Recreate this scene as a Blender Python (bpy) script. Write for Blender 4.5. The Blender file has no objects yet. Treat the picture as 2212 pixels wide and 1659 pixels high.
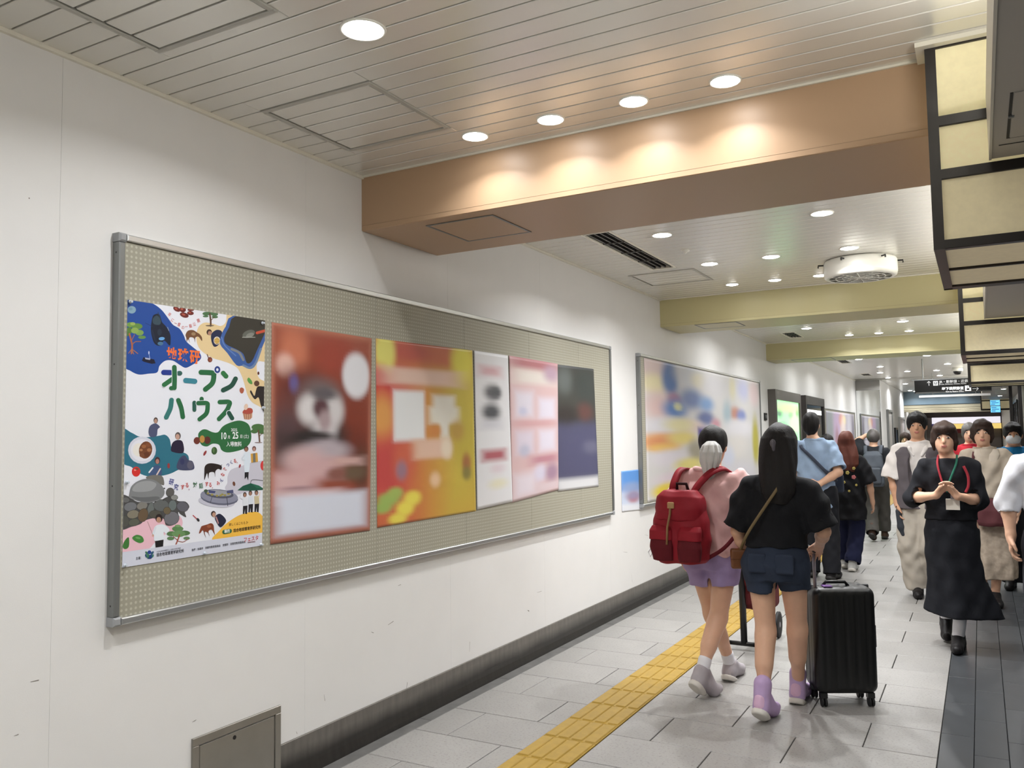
import bpy, math, random
import numpy as np
from mathutils import Vector, Matrix
from mathutils.geometry import tessellate_polygon
random.seed(7); np.random.seed(7)
C = bpy.context.scene.collection
SC = bpy.context.scene
# ---------------------------------------------------------------- camera, world, exposure
CAMP = np.array([2.885, 0.0, 1.575]); FPX = 1812.3; YAW, PIT, ROL = 0.50783, 0.06552, -0.014557
_f = np.array([-math.sin(YAW)*math.cos(PIT), math.cos(YAW)*math.cos(PIT), math.sin(PIT)])
_r = np.array([math.cos(YAW), math.sin(YAW), 0.0]); _u = np.cross(_r, _f)
_r, _u = math.cos(ROL)*_r + math.sin(ROL)*_u, -math.sin(ROL)*_r + math.cos(ROL)*_u
cam = bpy.data.cameras.new('camera'); camo = bpy.data.objects.new('camera', cam); C.objects.link(camo)
camo.matrix_world = Matrix(((_r[0], _u[0], -_f[0], CAMP[0]), (_r[1], _u[1], -_f[1], CAMP[1]), (_r[2], _u[2], -_f[2], CAMP[2]), (0, 0, 0, 1)))
cam.sensor_fit = 'HORIZONTAL'; cam.sensor_width = 36.0; cam.lens = FPX/2212*36.0; cam.clip_start = 0.05; cam.clip_end = 200
SC.camera = camo
world = bpy.data.worlds.new('world'); SC.world = world; world.use_nodes = True
world.node_tree.nodes['Background'].inputs[0].default_value = (0.75, 0.8, 0.9, 1); world.node_tree.nodes['Background'].inputs[1].default_value = 0.05
SC.view_settings.view_transform = 'Standard'; SC.view_settings.look = 'None'; SC.view_settings.gamma = 1.0
SC.view_settings.use_curve_mapping = False
SC.view_settings.exposure = 0.40
SC.cycles.max_bounces = 8; SC.cycles.adaptive_threshold = 0.02
LIGHT_W = 15.0        # watts of a wide downlight
WASH_W = 2.4         # watts of a narrow wall washer
H_CEIL = 3.013

# ---------------------------------------------------------------- pixel of the photograph -> point on a real plane of the place
def ray(px, py):
    return _f + (px-1106)/FPX*_r - (py-829.5)/FPX*_u
def on_wall(px, py, x=0.0):
    d = ray(px, py); return CAMP + d*((x-CAMP[0])/d[0])
def on_z(px, py, z=0.0):
    d = ray(px, py); return CAMP + d*((z-CAMP[2])/d[2])
def on_y(px, py, y):
    d = ray(px, py); return CAMP + d*(y/d[1])

# ---------------------------------------------------------------- materials
MATS = {}
def S(r, g, b):                     # sRGB 0-255 -> linear
    return tuple(((c/255)/12.92 if c/255 <= 0.04045 else ((c/255+0.055)/1.055)**2.4) for c in (r, g, b))
def mat(name, col, rough=0.5, metal=0.0, spec=0.5, emit=0.0, ecol=None, noise=0.0, nscale=20.0, bump=0.0, bscale=60.0,
        rnd=0.0, vcol=False, coat=0.0, stretch=None, alpha=1.0, trans=0.0):
    if name in MATS: return MATS[name]
    m = bpy.data.materials.new(name); m.use_nodes = True; nt = m.node_tree; b = nt.nodes['Principled BSDF']
    c4 = tuple(col)+(1,)
    b.inputs['Base Color'].default_value = c4; b.inputs['Roughness'].default_value = rough
    b.inputs['Metallic'].default_value = metal; b.inputs['Specular IOR Level'].default_value = spec
    if coat: b.inputs['Coat Weight'].default_value = coat; b.inputs['Coat Roughness'].default_value = 0.08
    if trans: b.inputs['Transmission Weight'].default_value = trans
    src = None
    tc = None
    def coords():
        nonlocal tc
        if tc is None:
            tc = nt.nodes.new('ShaderNodeTexCoord').outputs['Object']
            if stretch:
                mp = nt.nodes.new('ShaderNodeMapping'); mp.inputs['Scale'].default_value = stretch
                nt.links.new(tc, mp.inputs['Vector']); tc = mp.outputs['Vector']
        return tc
    if vcol:
        a = nt.nodes.new('ShaderNodeAttribute'); a.attribute_name = 'Col'; src = a.outputs['Color']
    if noise:
        n = nt.nodes.new('ShaderNodeTexNoise'); n.inputs['Scale'].default_value = nscale; n.inputs['Detail'].default_value = 6
        nt.links.new(coords(), n.inputs['Vector'])
        mr = nt.nodes.new('ShaderNodeMapRange'); mr.inputs['From Min'].default_value = 0.3; mr.inputs['From Max'].default_value = 0.7
        mr.inputs['To Min'].default_value = 1-noise; mr.inputs['To Max'].default_value = 1+noise
        nt.links.new(n.outputs['Fac'], mr.inputs['Value'])
        mx = nt.nodes.new('ShaderNodeVectorMath'); mx.operation = 'SCALE'
        if src is not None: nt.links.new(src, mx.inputs[0])
        else: mx.inputs[0].default_value = col
        nt.links.new(mr.outputs['Result'], mx.inputs['Scale']); src = mx.outputs[0]
    if rnd:
        oi = nt.nodes.new('ShaderNodeObjectInfo')
        mr = nt.nodes.new('ShaderNodeMapRange'); mr.inputs['To Min'].default_value = 1-rnd; mr.inputs['To Max'].default_value = 1+rnd
        nt.links.new(oi.outputs['Random'], mr.inputs['Value'])
        mx = nt.nodes.new('ShaderNodeVectorMath'); mx.operation = 'SCALE'
        if src is not None: nt.links.new(src, mx.inputs[0])
        else: mx.inputs[0].default_value = col
        nt.links.new(mr.outputs['Result'], mx.inputs['Scale']); src = mx.outputs[0]
    if src is not None: nt.links.new(src, b.inputs['Base Color'])
    if emit:
        b.inputs['Emission Color'].default_value = tuple(ecol or col)+(1,); b.inputs['Emission Strength'].default_value = emit
        if vcol: nt.links.new(src, b.inputs['Emission Color'])
    if bump:
        n = nt.nodes.new('ShaderNodeTexNoise'); n.inputs['Scale'].default_value = bscale; n.inputs['Detail'].default_value = 4
        nt.links.new(coords(), n.inputs['Vector'])
        bp = nt.nodes.new('ShaderNodeBump'); bp.inputs['Strength'].default_value = bump; bp.inputs['Distance'].default_value = 0.004
        nt.links.new(n.outputs['Fac'], bp.inputs['Height']); nt.links.new(bp.outputs['Normal'], b.inputs['Normal'])
    MATS[name] = m; return m

# ---------------------------------------------------------------- mesh builder
class MB:
    def __init__(s): s.v = []; s.f = []; s.cols = None
    def add(s, vs, fs):
        o = len(s.v); s.v += [tuple(map(float, p)) for p in vs]; s.f += [tuple(i+o for i in f) for f in fs]; return s
    def box(s, x0, x1, y0, y1, z0, z1):
        return s.add([(x0,y0,z0),(x1,y0,z0),(x1,y1,z0),(x0,y1,z0),(x0,y0,z1),(x1,y0,z1),(x1,y1,z1),(x0,y1,z1)],
                     [(0,3,2,1),(4,5,6,7),(0,1,5,4),(1,2,6,5),(2,3,7,6),(3,0,4,7)])
    def bevbox(s, x0, x1, y0, y1, z0, z1, b, axis='z', both=False):
        # box whose face at the high end of the axis is chamfered by b
        P = {'z': lambda a, c, h: (a, c, h), 'x': lambda a, c, h: (h, a, c), 'y': lambda a, c, h: (a, h, c), '-z': lambda a, c, h: (a, c, h)}[axis]
        if axis == 'x': a0,a1,c0,c1,h0,h1 = y0,y1,z0,z1,x0,x1
        elif axis == 'y': a0,a1,c0,c1,h0,h1 = x0,x1,z0,z1,y0,y1
        else: a0,a1,c0,c1,h0,h1 = x0,x1,y0,y1,z0,z1
        if axis == '-z': h0, h1 = h1, h0
        d = b if h1 > h0 else -b
        def ring(i, h): return [P(a0+i, c0+i, h), P(a1-i, c0+i, h), P(a1-i, c1-i, h), P(a0+i, c1-i, h)]
        vs = ring(0, h0)+ring(0, h1-d)+ring(b, h1)
        fs = [(3,2,1,0)]
        for r in (0, 4):
            for i in range(4):
                j = (i+1) % 4; fs.append((r+i, r+j, r+4+j, r+4+i))
        fs.append((8,9,10,11))
        if (h1 < h0) != (axis == 'y'): fs = [tuple(reversed(f)) for f in fs]
        return s.add(vs, fs)
    def quad(s, a, b, c, d): return s.add([a,b,c,d], [(0,1,2,3)])
    def tube(s, pts, r, n=8, cap=True):
        pts = [np.array(p, float) for p in pts]; rs = r if isinstance(r, (list, tuple)) else [r]*len(pts)
        rings = []; up = None
        for i, p in enumerate(pts):
            t = (pts[min(i+1, len(pts)-1)]-pts[max(i-1, 0)]); t = t/(np.linalg.norm(t)+1e-9)
            if up is None: up = np.array([0,0,1.]) if abs(t[2]) < 0.9 else np.array([1.,0,0])
            a = np.cross(up, t); a /= np.linalg.norm(a)+1e-9; b = np.cross(t, a); up = b
            rings.append([p+rs[i]*(math.cos(q)*a+math.sin(q)*b) for q in [2*math.pi*k/n for k in range(n)]])
        vs = [v for g in rings for v in g]; fs = []
        for i in range(len(pts)-1):
            for k in range(n):
                j = (k+1) % n; fs.append((i*n+k, i*n+j, (i+1)*n+j, (i+1)*n+k))
        if cap: fs.append(tuple(reversed(range(n)))); fs.append(tuple((len(pts)-1)*n+k for k in range(n)))
        return s.add(vs, fs)
    def lathe(s, cx, cy, prof, n=24, axis='z', cap0=True, cap1=True):
        vs = []; fs = []
        for (r, z) in prof:
            for k in range(n):
                q = 2*math.pi*k/n
                vs.append((cx+r*math.cos(q), cy+r*math.sin(q), z) if axis == 'z' else ((cx+z), cy[0]+r*math.cos(q), cy[1]+r*math.sin(q)))
        for i in range(len(prof)-1):
            for k in range(n):
                j = (k+1) % n; fs.append((i*n+k, i*n+j, (i+1)*n+j, (i+1)*n+k))
        if cap0: fs.append(tuple(reversed(range(n))))
        if cap1: fs.append(tuple((len(prof)-1)*n+k for k in range(n)))
        return s.add(vs, fs)
    def mesh(s, name, m):
        me = bpy.data.meshes.new(name); me.from_pydata(s.v, [], s.f); me.materials.append(m); me.update(); return me
    def build(s, name, m, parent=None, smooth=False, local=False):
        if parent is not None and not local:
            off = Vector((0,0,0)); q = parent
            while q is not None: off += q.location; q = q.parent
            s.v = [(a-off.x, b-off.y, c-off.z) for a, b, c in s.v]
        me = s.mesh(name, m)
        if s.cols is not None:
            at = me.color_attributes.new('Col', 'FLOAT_COLOR', 'POINT')
            at.data.foreach_set('color', np.concatenate([np.asarray(s.cols), np.ones((len(s.v), 1))], 1).astype(np.float32).ravel())
        if smooth: me.polygons.foreach_set('use_smooth', [True]*len(me.polygons))
        return link(name, me, parent)
def link(name, me, parent=None, loc=(0,0,0)):
    o = bpy.data.objects.new(name, me); C.objects.link(o); o.parent = parent; o.location = loc; return o
def thing(name, label, cat, loc=(0,0,0), rz=0.0, group=None):
    o = bpy.data.objects.new(name, None); C.objects.link(o); o.location = loc; o.rotation_euler = (0,0,rz)
    o.empty_display_size = 0.1
    return tag(o, label, cat, group)
def tag(o, label, cat, group=None):
    o['label'] = label; o['category'] = cat
    if group: o['group'] = group
    return o
def struct(o): o['kind'] = 'structure'; return o
def copy_tree(o, parent=None, loc=None):
    c = o.copy(); C.objects.link(c); c.parent = parent
    if loc is not None: c.location = loc
    for ch in list(o.children): copy_tree(ch, c)
    return c
def box(*a): return MB().box(*a)

# ---------------------------------------------------------------- palette
M_wall = mat('wall_paint', S(223,222,220), 0.55, noise=0.012, nscale=5, bump=0.05, bscale=250)
M_ceil = mat('ceiling_white_metal', S(226,224,217), 0.26, metal=0.28, spec=0.7)
M_dark = mat('ceiling_void', S(30,29,27), 0.8)
M_trim = mat('white_trim', S(224,220,206), 0.35)
M_grout = mat('grout', S(34,33,32), 0.9)
M_peach = mat('peach_paint', S(178,148,118), 0.42, bump=0.03, bscale=300)
M_yellow = mat('pale_yellow_paint', S(196,188,143), 0.42, bump=0.03, bscale=300)
M_alu = mat('aluminium', S(196,198,198), 0.32, metal=0.85)
M_alud = mat('aluminium_side', S(130,132,131), 0.42, metal=0.6)
M_black = mat('black_metal', S(34,29,27), 0.38, spec=0.5)
M_lamp = mat('lamp_lens', (1,1,1), 0.4, emit=30.0, ecol=(1.0,0.985,0.97))
M_white = mat('white_plastic', S(232,231,222), 0.35)
M_blackp = mat('black_plastic', S(16,16,17), 0.35)
M_mark = mat('ink_black', S(28,28,30), 0.6)
# ================================================================ FLOOR
Y0, Y1 = -7.0, 45.0
floor = struct(box(-0.2, 3.95, Y0, Y1, -0.12, -0.012).build('floor', M_grout))
def granite(name, base, amp):
    m = mat(name, base, 0.42, spec=0.45, noise=0.07, nscale=3.0, rnd=amp); nt = m.node_tree; b = nt.nodes['Principled BSDF']
    tc = nt.nodes.new('ShaderNodeTexCoord'); oi = nt.nodes.new('ShaderNodeObjectInfo')
    ad = nt.nodes.new('ShaderNodeVectorMath'); ad.operation = 'MULTIPLY_ADD'; ad.inputs[1].default_value = (1,1,1)
    nt.links.new(tc.outputs['Object'], ad.inputs[0]); nt.links.new(oi.outputs['Location'], ad.inputs[2])
    n = nt.nodes.new('ShaderNodeTexNoise'); n.inputs['Scale'].default_value = 75; n.inputs['Detail'].default_value = 8; n.inputs['Roughness'].default_value = 0.75
    nt.links.new(ad.outputs[0], n.inputs['Vector'])
    r = nt.nodes.new('ShaderNodeValToRGB'); r.color_ramp.elements[0].position = 0.30; r.color_ramp.elements[0].color = (0.42,0.40,0.38,1)
    r.color_ramp.elements[1].position = 0.47; r.color_ramp.elements[1].color = (1,1,1,1)
    nt.links.new(n.outputs['Fac'], r.inputs['Fac'])
    mul = nt.nodes.new('ShaderNodeVectorMath'); mul.operation = 'MULTIPLY'
    old = b.inputs['Base Color'].links[0].from_socket
    nt.links.new(old, mul.inputs[0]); nt.links.new(r.outputs['Color'], mul.inputs[1]); nt.links.new(mul.outputs[0], b.inputs['Base Color'])
    return m
M_paver = granite('granite_paver', S(149,147,144), 0.06)
M_slate = mat('dark_floor_tile', S(64,67,70), 0.34, spec=0.5, noise=0.10, nscale=6, rnd=0.08)
M_tact = mat('yellow_tactile', S(160,130,50), 0.45, noise=0.08, nscale=25, rnd=0.06)
M_kerb = mat('gutter_stone', S(96,95,93), 0.6, noise=0.25, nscale=8)
TX0, TX1, PX1 = 0.782, 1.088, 2.633
cache = {}
def tile(name, w, d, m, g=0.0055, h=0.012, bev=0.002):
    k = (name, round(w,3), round(d,3))
    if k not in cache:
        cache[k] = MB().bevbox(g/2, w-g/2, g/2, d-g/2, -h, 0.0, bev).mesh(name, m)
    return cache[k]
PITCH = 0.4033; PY = 4.243
far = MB()
k0 = int(math.floor((Y0-PY)/PITCH))+1; k1 = int((Y1-PY)/PITCH)
for k in range(k0, k1):
    y = PY+k*PITCH; off = 0.653 if k % 2 == 0 else 0.318
    xs = sorted(set([0.108, TX0, TX1, PX1]+[off+0.6585*i for i in range(-1, 5) if 0.112 < off+0.6585*i < PX1-0.02]))
    for a, b in zip(xs[:-1], xs[1:]):
        if a >= TX0-1e-6 and b <= TX1+1e-6: continue
        if TX0 < a < TX1 or TX0 < b < TX1:
            if TX0 < a < TX1: a = TX1
            if TX0 < b < TX1: b = TX0
            if b-a < 0.03: continue
        if 2.4 < y < 17.5:
            link('paver', tile('paver', b-a, PITCH, M_paver), floor, (a, y, random.uniform(-0.0006, 0.0004)))
        else:
            far.box(a+0.002, b-0.002, y+0.002, y+PITCH-0.002, -0.012, 0.0)
far_o = far.build('paver_field', M_paver, floor); far_o['kind'] = 'stuff'
# tactile guide blocks, four raised bars each
TP = 0.3065
def tactile_mesh():
    b = MB().bevbox(0.002, TX1-TX0-0.002, 0.002, TP-0.002, -0.012, 0.003, 0.002)
    for i in range(4):
        cx = (TX1-TX0)*(i+0.5)/4
        b.bevbox(cx-0.030, cx+0.030, 0.012, TP-0.012, 0.003, 0.0085, 0.004)
    return b.mesh('tactile_block', M_tact)
tm = tactile_mesh(); farT = MB()
for k in range(-36, 134):
    y = 3.754+k*TP
    if 2.4 < y < 17.5: link('tactile_block', tm, floor, (TX0, y, 0))
    else: farT.box(TX0+0.002, TX1-0.002, y+0.002, y+TP-0.002, -0.012, 0.006)
o = farT.build('tactile_strip', M_tact, floor); o['kind'] = 'stuff'
# dark tiles of the shop side
cols = [PX1, 2.787, 2.937, 3.087, 3.237, 3.387, 3.537, 3.75]; farD = MB()
for i in range(len(cols)-1):
    oy = (5.04 if i % 2 == 0 else 5.36)
    for k in range(-22, 70):
        y = oy+0.589*k
        if y < Y0 or y > Y1: continue
        if 3.5 < y < 15.5: link('dark_tile', tile('dark_tile', cols[i+1]-cols[i], 0.589, M_slate, 0.003), floor, (cols[i], y, 0))
        else: farD.box(cols[i]+0.0015, cols[i+1]-0.0015, y+0.0015, y+0.5875, -0.012, 0)
o = farD.build('dark_tile_field', M_slate, floor); o['kind'] = 'stuff'
# gutter stones along the wall
farK = MB()
for k in range(-8, 58):
    y = 0.4+k*0.9
    if y > Y1-0.9: break
    if 2 < y < 16: link('gutter_stone', tile('gutter_stone', 0.085, 0.9, M_kerb, 0.003), floor, (0.022, y, -0.002))
    else: farK.box(0.023, 0.106, y, y+0.897, -0.012, -0.002)
o = farK.build('gutter_strip', M_kerb, floor); o['kind'] = 'stuff'

# ================================================================ LEFT WALL
wall_left = struct(box(-0.30, -0.014, Y0, 24.15, -0.12, 3.10).build('wall_left', M_wall))
for k in range(-7, 18):
    y = 1.826+k*1.272; y2 = min(y+1.272, 24.15)
    if y2 < Y0 or y >= 24.1: continue
    MB().bevbox(-0.014, 0.0, max(y, Y0)+0.0003, y2-0.0003, 0.184, H_CEIL, 0.0003, 'x').build('wall_panel', M_wall, wall_left)
def scuffs():
    b = MB()
    for (px, py, dx, dy, w) in [(66,1473,18,-4,1.2),(838,1350,12,-8,1.5),(1014,1408,1,-22,1.2),(878,1488,2,-14,1.4),(1140,1318,3,2,2.5),(802,1365,5,2,1.2),(62,427,2,2,2.5),(1393,1155,7,2,1),(1346,1192,9,1,1),(1364,1240,2,18,1),
                                (415,1560,9,-5,1),(1160,1280,10,-3,1),(700,1500,2,14,1),(100,101,3,2,2.2),(640,1580,2,5,1.2),(680,1230,2,8,1),(860,1265,6,-2,1.2),(30,1590,10,-4,1)]:
        p = on_wall(px, py, 0.0009); q = on_wall(px+dx, py+dy, 0.0009); t = q-p; n = np.cross(t/np.linalg.norm(t), [1,0,0])*w*0.0011
        b.quad(p-n*0.4, q-n, q+n, p+n*0.6)
    return b
sc = scuffs().build('scuff_marks', mat('scuff', S(120,112,104), 0.8), wall_left); sc['kind'] = 'stuff'
# dark coved skirting
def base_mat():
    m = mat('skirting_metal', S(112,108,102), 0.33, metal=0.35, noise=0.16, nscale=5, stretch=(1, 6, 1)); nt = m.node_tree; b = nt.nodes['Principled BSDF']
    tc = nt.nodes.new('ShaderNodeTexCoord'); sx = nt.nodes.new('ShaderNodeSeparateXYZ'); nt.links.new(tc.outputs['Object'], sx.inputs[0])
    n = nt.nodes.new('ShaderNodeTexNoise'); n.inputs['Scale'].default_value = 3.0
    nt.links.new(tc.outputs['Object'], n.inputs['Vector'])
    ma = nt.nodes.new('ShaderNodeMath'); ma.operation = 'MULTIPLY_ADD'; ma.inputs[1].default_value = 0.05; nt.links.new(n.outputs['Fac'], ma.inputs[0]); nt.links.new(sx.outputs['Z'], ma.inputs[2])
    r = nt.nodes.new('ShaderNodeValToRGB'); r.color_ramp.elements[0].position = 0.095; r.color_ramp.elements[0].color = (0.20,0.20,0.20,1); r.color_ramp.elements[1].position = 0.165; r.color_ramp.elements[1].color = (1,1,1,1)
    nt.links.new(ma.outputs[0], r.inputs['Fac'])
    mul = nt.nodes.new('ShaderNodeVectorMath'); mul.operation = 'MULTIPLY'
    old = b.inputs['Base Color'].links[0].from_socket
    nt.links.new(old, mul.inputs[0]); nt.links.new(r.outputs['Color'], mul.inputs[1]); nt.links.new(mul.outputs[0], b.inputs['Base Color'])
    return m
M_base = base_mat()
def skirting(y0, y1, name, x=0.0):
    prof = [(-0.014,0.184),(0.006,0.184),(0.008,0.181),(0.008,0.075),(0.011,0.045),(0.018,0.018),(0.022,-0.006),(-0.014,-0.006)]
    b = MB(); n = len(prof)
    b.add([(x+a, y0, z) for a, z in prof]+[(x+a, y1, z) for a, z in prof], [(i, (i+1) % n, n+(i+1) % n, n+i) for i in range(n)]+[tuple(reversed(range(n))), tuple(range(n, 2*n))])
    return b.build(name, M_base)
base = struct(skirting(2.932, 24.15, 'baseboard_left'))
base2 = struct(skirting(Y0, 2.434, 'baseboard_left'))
struct(box(-0.012, 0.016, Y0, 24.15, 2.998, 3.022).build('trim_1', M_trim))

# stainless meter hatch low on the wall
h = thing('wall_hatch', 'grey stainless steel hatch low on the white wall under the notice board', 'hatch', (0.0, 2.683, 0.0))
M_st = mat('brushed_steel', S(140,136,128), 0.36, metal=0.55, noise=0.06, nscale=7)
fr = MB(); hy0, hy1, hz = 2.434, 2.932, 0.366
fr.bevbox(0.0, 0.010, hy0, hy1, hz-0.034, hz, 0.002, 'x'); fr.bevbox(0.0, 0.010, hy0, hy0+0.034, 0, hz-0.034, 0.002, 'x'); fr.bevbox(0.0, 0.010, hy1-0.034, hy1, 0, hz-0.034, 0.002, 'x')
fr.build('frame', M_st, h)
d_ = MB().bevbox(-0.002, 0.006, hy0+0.040, hy1-0.038, 0.0, hz-0.040, 0.002, 'x').build('door', M_st, h)
box(-0.004, -0.001, hy0+0.02, hy1-0.02, 0, hz-0.02).build('gap', M_blackp, h)
lh = MB(); p = on_wall(507, 1593, 0.007); lh.lathe(0.0, (p[1], p[2]), [(0.009,0.0055),(0.009,0.0075),(0.007,0.0078)], 14, 'x'); lh.build('latch_hole', M_blackp, d_)

# ================================================================ CEILING
ceil = struct(box(-0.2, 3.95, Y0, Y1, 3.045, 3.20).build('ceiling', M_dark))
beams = [(-1.34, -0.62), (3.532, 4.256), (8.402, 9.068), (13.40, 14.105)]
hatches = []      # x0,x1,y0,y1
HOLES = [(0.213,0.812,2.587,3.178), (0.31,0.90,1.30,2.0), (0.47,0.69,5.37,6.84), (0.474,0.675,12.12,12.85), (0.474,0.675,17.3,18.1), (0.40,0.62,21.6,22.4)]
HY3 = on_z(1380,608,H_CEIL)[1]; 
HOLES.append((0.20, 0.80, 6.98, 7.58))
SP = 0.1075; XE = 3.74; sl = {}
for k in range(-80, 205):
    y = 1.6260+k*SP; y2 = y+SP
    if y < Y0 or y2 > 24.2: continue
    # cut at beams and holes
    a, b = y+0.0038, y2-0.0038
    skip = False
    for (b0, b1) in beams:
        if a >= b0-0.01 and b <= b1+0.01: skip = True
        elif a < b0 < b: b = b0-0.012
        elif a < b1 < b: a = b1+0.012
    if skip or b-a < 0.012: continue
    segs = [(0.014, XE)]
    fill = []
    for (hx0, hx1, h0, h1) in HOLES:
        if b > h0 and a < h1:
            if h0-0.004-a > 0.012: fill.append((hx0, hx1, a, h0-0.004))
            if b-h1-0.004 > 0.012: fill.append((hx0, hx1, h1+0.004, b))
            ns = []
            for (s0, s1) in segs:
                if s0 < hx0 < s1: ns += [(s0, hx0), (hx1, s1)]
                else: ns.append((s0, s1))
            segs = ns
    for (s0, s1) in segs:
        if s1-s0 < 0.02: continue
        key = (round(s1-s0,3), round(b-a,3))
        if key not in sl: sl[key] = MB().bevbox(0, s1-s0, 0, b-a, 0.0, 0.030, 0.0022, '-z').mesh('slat', M_ceil)
        link('slat', sl[key], ceil, (s0, a, H_CEIL))
    for (s0, s1, f0, f1) in fill:
        link('slat', MB().bevbox(0, s1-s0, 0, f1-f0, 0.0, 0.030, 0.0022, '-z').mesh('slat', M_ceil), ceil, (s0, f0, H_CEIL))
struct(box(0.0, 3.75, 24.2, Y1, 3.0, 3.05).build('ceiling', M_ceil))
# beams with their trims and hatches
def beam(b0, b1, m, name='ceiling_beam', zb=2.712, x1=3.75):
    o = struct(MB().bevbox(0.0, x1, b0, b1, zb, 3.05, 0.004, '-z').build(name, m))
    struct(box(0.016, 2.76, b0-0.012, b0-0.0005, 3.004, 3.022).build('trim_2', M_trim))
    struct(box(0.016, 2.76, b1+0.0005, b1+0.012, 3.004, 3.022).build('trim_2', M_trim))
    box(0.0005, 2.76, b0-0.0008, b0, zb+0.028, zb+0.0292).build('seam', mat('seam', S(150,128,102), 0.7), o)
    return o
bz = 2.712
bm = [beam(*beams[0], M_peach), beam(*beams[1], M_peach), beam(*beams[2], M_yellow, zb=2.722), beam(*beams[3], M_yellow, zb=2.745)]
def beam_hatch(bo, x0, x1, y0, y1, zb, m):
    w = 0.012; f = MB()
    for (a,b,c,d) in [(x0,x1,y0,y0+w),(x0,x1,y1-w,y1),(x0,x0+w,y0+w,y1-w),(x1-w,x1,y0+w,y1-w)]: f.box(a,b,c,d,zb-0.004,zb)
    f.build('hatch_frame', M_alud, bo); MB().bevbox(x0+w+0.002,x1-w-0.002,y0+w+0.002,y1-w-0.002,zb-0.003,zb,0.001,'-z').build('hatch_panel', m, bo)
for i, (pp, zb, m) in enumerate([([(918,486),(1065,464),(1150,497),(1010,524)], 2.712, M_peach), ([(1500,703),(1592,693),(1610,703),(1520,711)], 2.722, M_yellow)]):
    P = [on_z(a, b, zb) for a, b in pp]; xs = [q[0] for q in P]; ys = [q[1] for q in P]
    beam_hatch(bm[i+1], sorted(xs)[0]+0.02, sorted(xs)[-1]-0.02, (ys[0]+ys[1])/2, (ys[2]+ys[3])/2, zb, m)
beam_hatch(bm[3], 0.35, 0.95, 13.5, 14.0, 2.745, M_yellow)

# ceiling access hatches
def ceiling_hatch(x0, x1, y0, y1, label, first):
    t = thing('ceiling_hatch', label, 'hatch', ((x0+x1)/2, (y0+y1)/2, H_CEIL), group='ceiling access hatches')
    w = 0.022; f = MB()
    for (a,b,c,d) in [(x0,x1,y0,y0+w),(x0,x1,y1-w,y1),(x0,x0+w,y0+w,y1-w),(x1-w,x1,y0+w,y1-w)]: f.bevbox(a,b,c,d,H_CEIL-0.006,H_CEIL+0.02,0.002,'-z')
    f.build('frame', mat('hatch_frame', S(176,174,166), 0.4), t)
    box(x0+0.004,x1-0.004,y0+0.004,y1-0.004,H_CEIL+0.016,H_CEIL+0.03).build('backing', M_dark, t)
    a = y0+w+0.008
    while a < y1-w-0.02:
        b = min(a+SP-0.010, y1-w-0.004)
        if y1-w-b < 0.035: b = y1-w-0.004
        MB().bevbox(x0+w+0.008, x1-w-0.004, a, b, H_CEIL-0.002, H_CEIL+0.016, 0.003, '-z').build('slat', M_ceil, t); a = b+0.010
    return t
ceiling_hatch(0.213,0.812,2.587,3.178,'square slatted access hatch in the ceiling just before the peach beam', 1)
ceiling_hatch(0.31,0.90,1.30,2.0,'slatted ceiling hatch cut by the top edge of the picture', 0)
ceiling_hatch(0.20,0.80,6.98,7.58,'slatted ceiling hatch beyond the long black air slot', 0)
# long slot diffuser and square grilles
def slot_vent(x0, x1, y0, y1, label, blades, ribs, name='air_vent'):
    t = thing(name, label, 'vent', ((x0+x1)/2, (y0+y1)/2, H_CEIL)); w = 0.018; f = MB()
    for (a,b,c,d) in [(x0,x1,y0,y0+w),(x0,x1,y1-w,y1),(x0,x0+w,y0+w,y1-w),(x1-w,x1,y0+w,y1-w)]: f.bevbox(a,b,c,d,H_CEIL-0.006,H_CEIL+0.02,0.003,'-z')
    f.build('frame', M_trim, t); box(x0+0.003,x1-0.003,y0+0.003,y1-0.003,H_CEIL+0.026,H_CEIL+0.031).build('duct', M_blackp, t)
    mb = mat('grille_blade', S(74,72,68), 0.4)
    for i in range(blades):
        cx = x0+w+(x1-x0-2*w)*(i+0.5)/blades
        MB().box(cx-0.009, cx+0.003, y0+w, y1-w, H_CEIL+0.002, H_CEIL+0.024).build('blade', mb, t)
    for i in range(1, ribs+1):
        cy = y0+(y1-y0)*i/(ribs+1); MB().box(x0+w, x1-w, cy-0.006, cy+0.006, H_CEIL-0.002, H_CEIL+0.018).build('rib', mb, t)
slot_vent(0.47,0.69,5.37,6.84,'long black slot air vent in the ceiling behind the peach beam', 4, 3)
slot_vent(0.474,0.675,12.12,12.85,'black grid air vent just before the farther yellow beam', 4, 4)
slot_vent(0.474,0.675,17.3,18.1,'dark grid air vent behind the farther yellow beam', 4, 4)
slot_vent(0.40,0.62,21.6,22.4,'small dark air vent farthest down the corridor ceiling', 4, 4)

# ================================================================ DOWNLIGHTS
def downlight_meshes(r):
    ring = MB().lathe(0, 0, [(r*0.84, 0.010), (r*0.86, -0.004), (r*0.97, -0.005), (r, 0.0), (r, 0.012)], 32, cap0=False, cap1=False).mesh('rim', M_white)
    lens = MB().lathe(0, 0, [(r*0.86, -0.002), (r*0.6, -0.008), (r*0.3, -0.010), (0.001, -0.0105)], 32, cap0=False).mesh('lens', M_lamp)
    for me in (ring, lens): me.polygons.foreach_set('use_smooth', [True]*len(me.polygons))
    return ring, lens
DLM = {}; NL = 0
def light_data(name, w, r, spread):
    l = bpy.data.lights.new(name, 'AREA'); l.shape = 'DISK'; l.size = 2*r; l.energy = w; l.spread = math.radians(spread); l.color = (0.985, 0.99, 1.0); return l
LD_wide = light_data('lamp', LIGHT_W, 0.022, 156); LD_wash = light_data('lamp', WASH_W, 0.018, 128)
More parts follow.
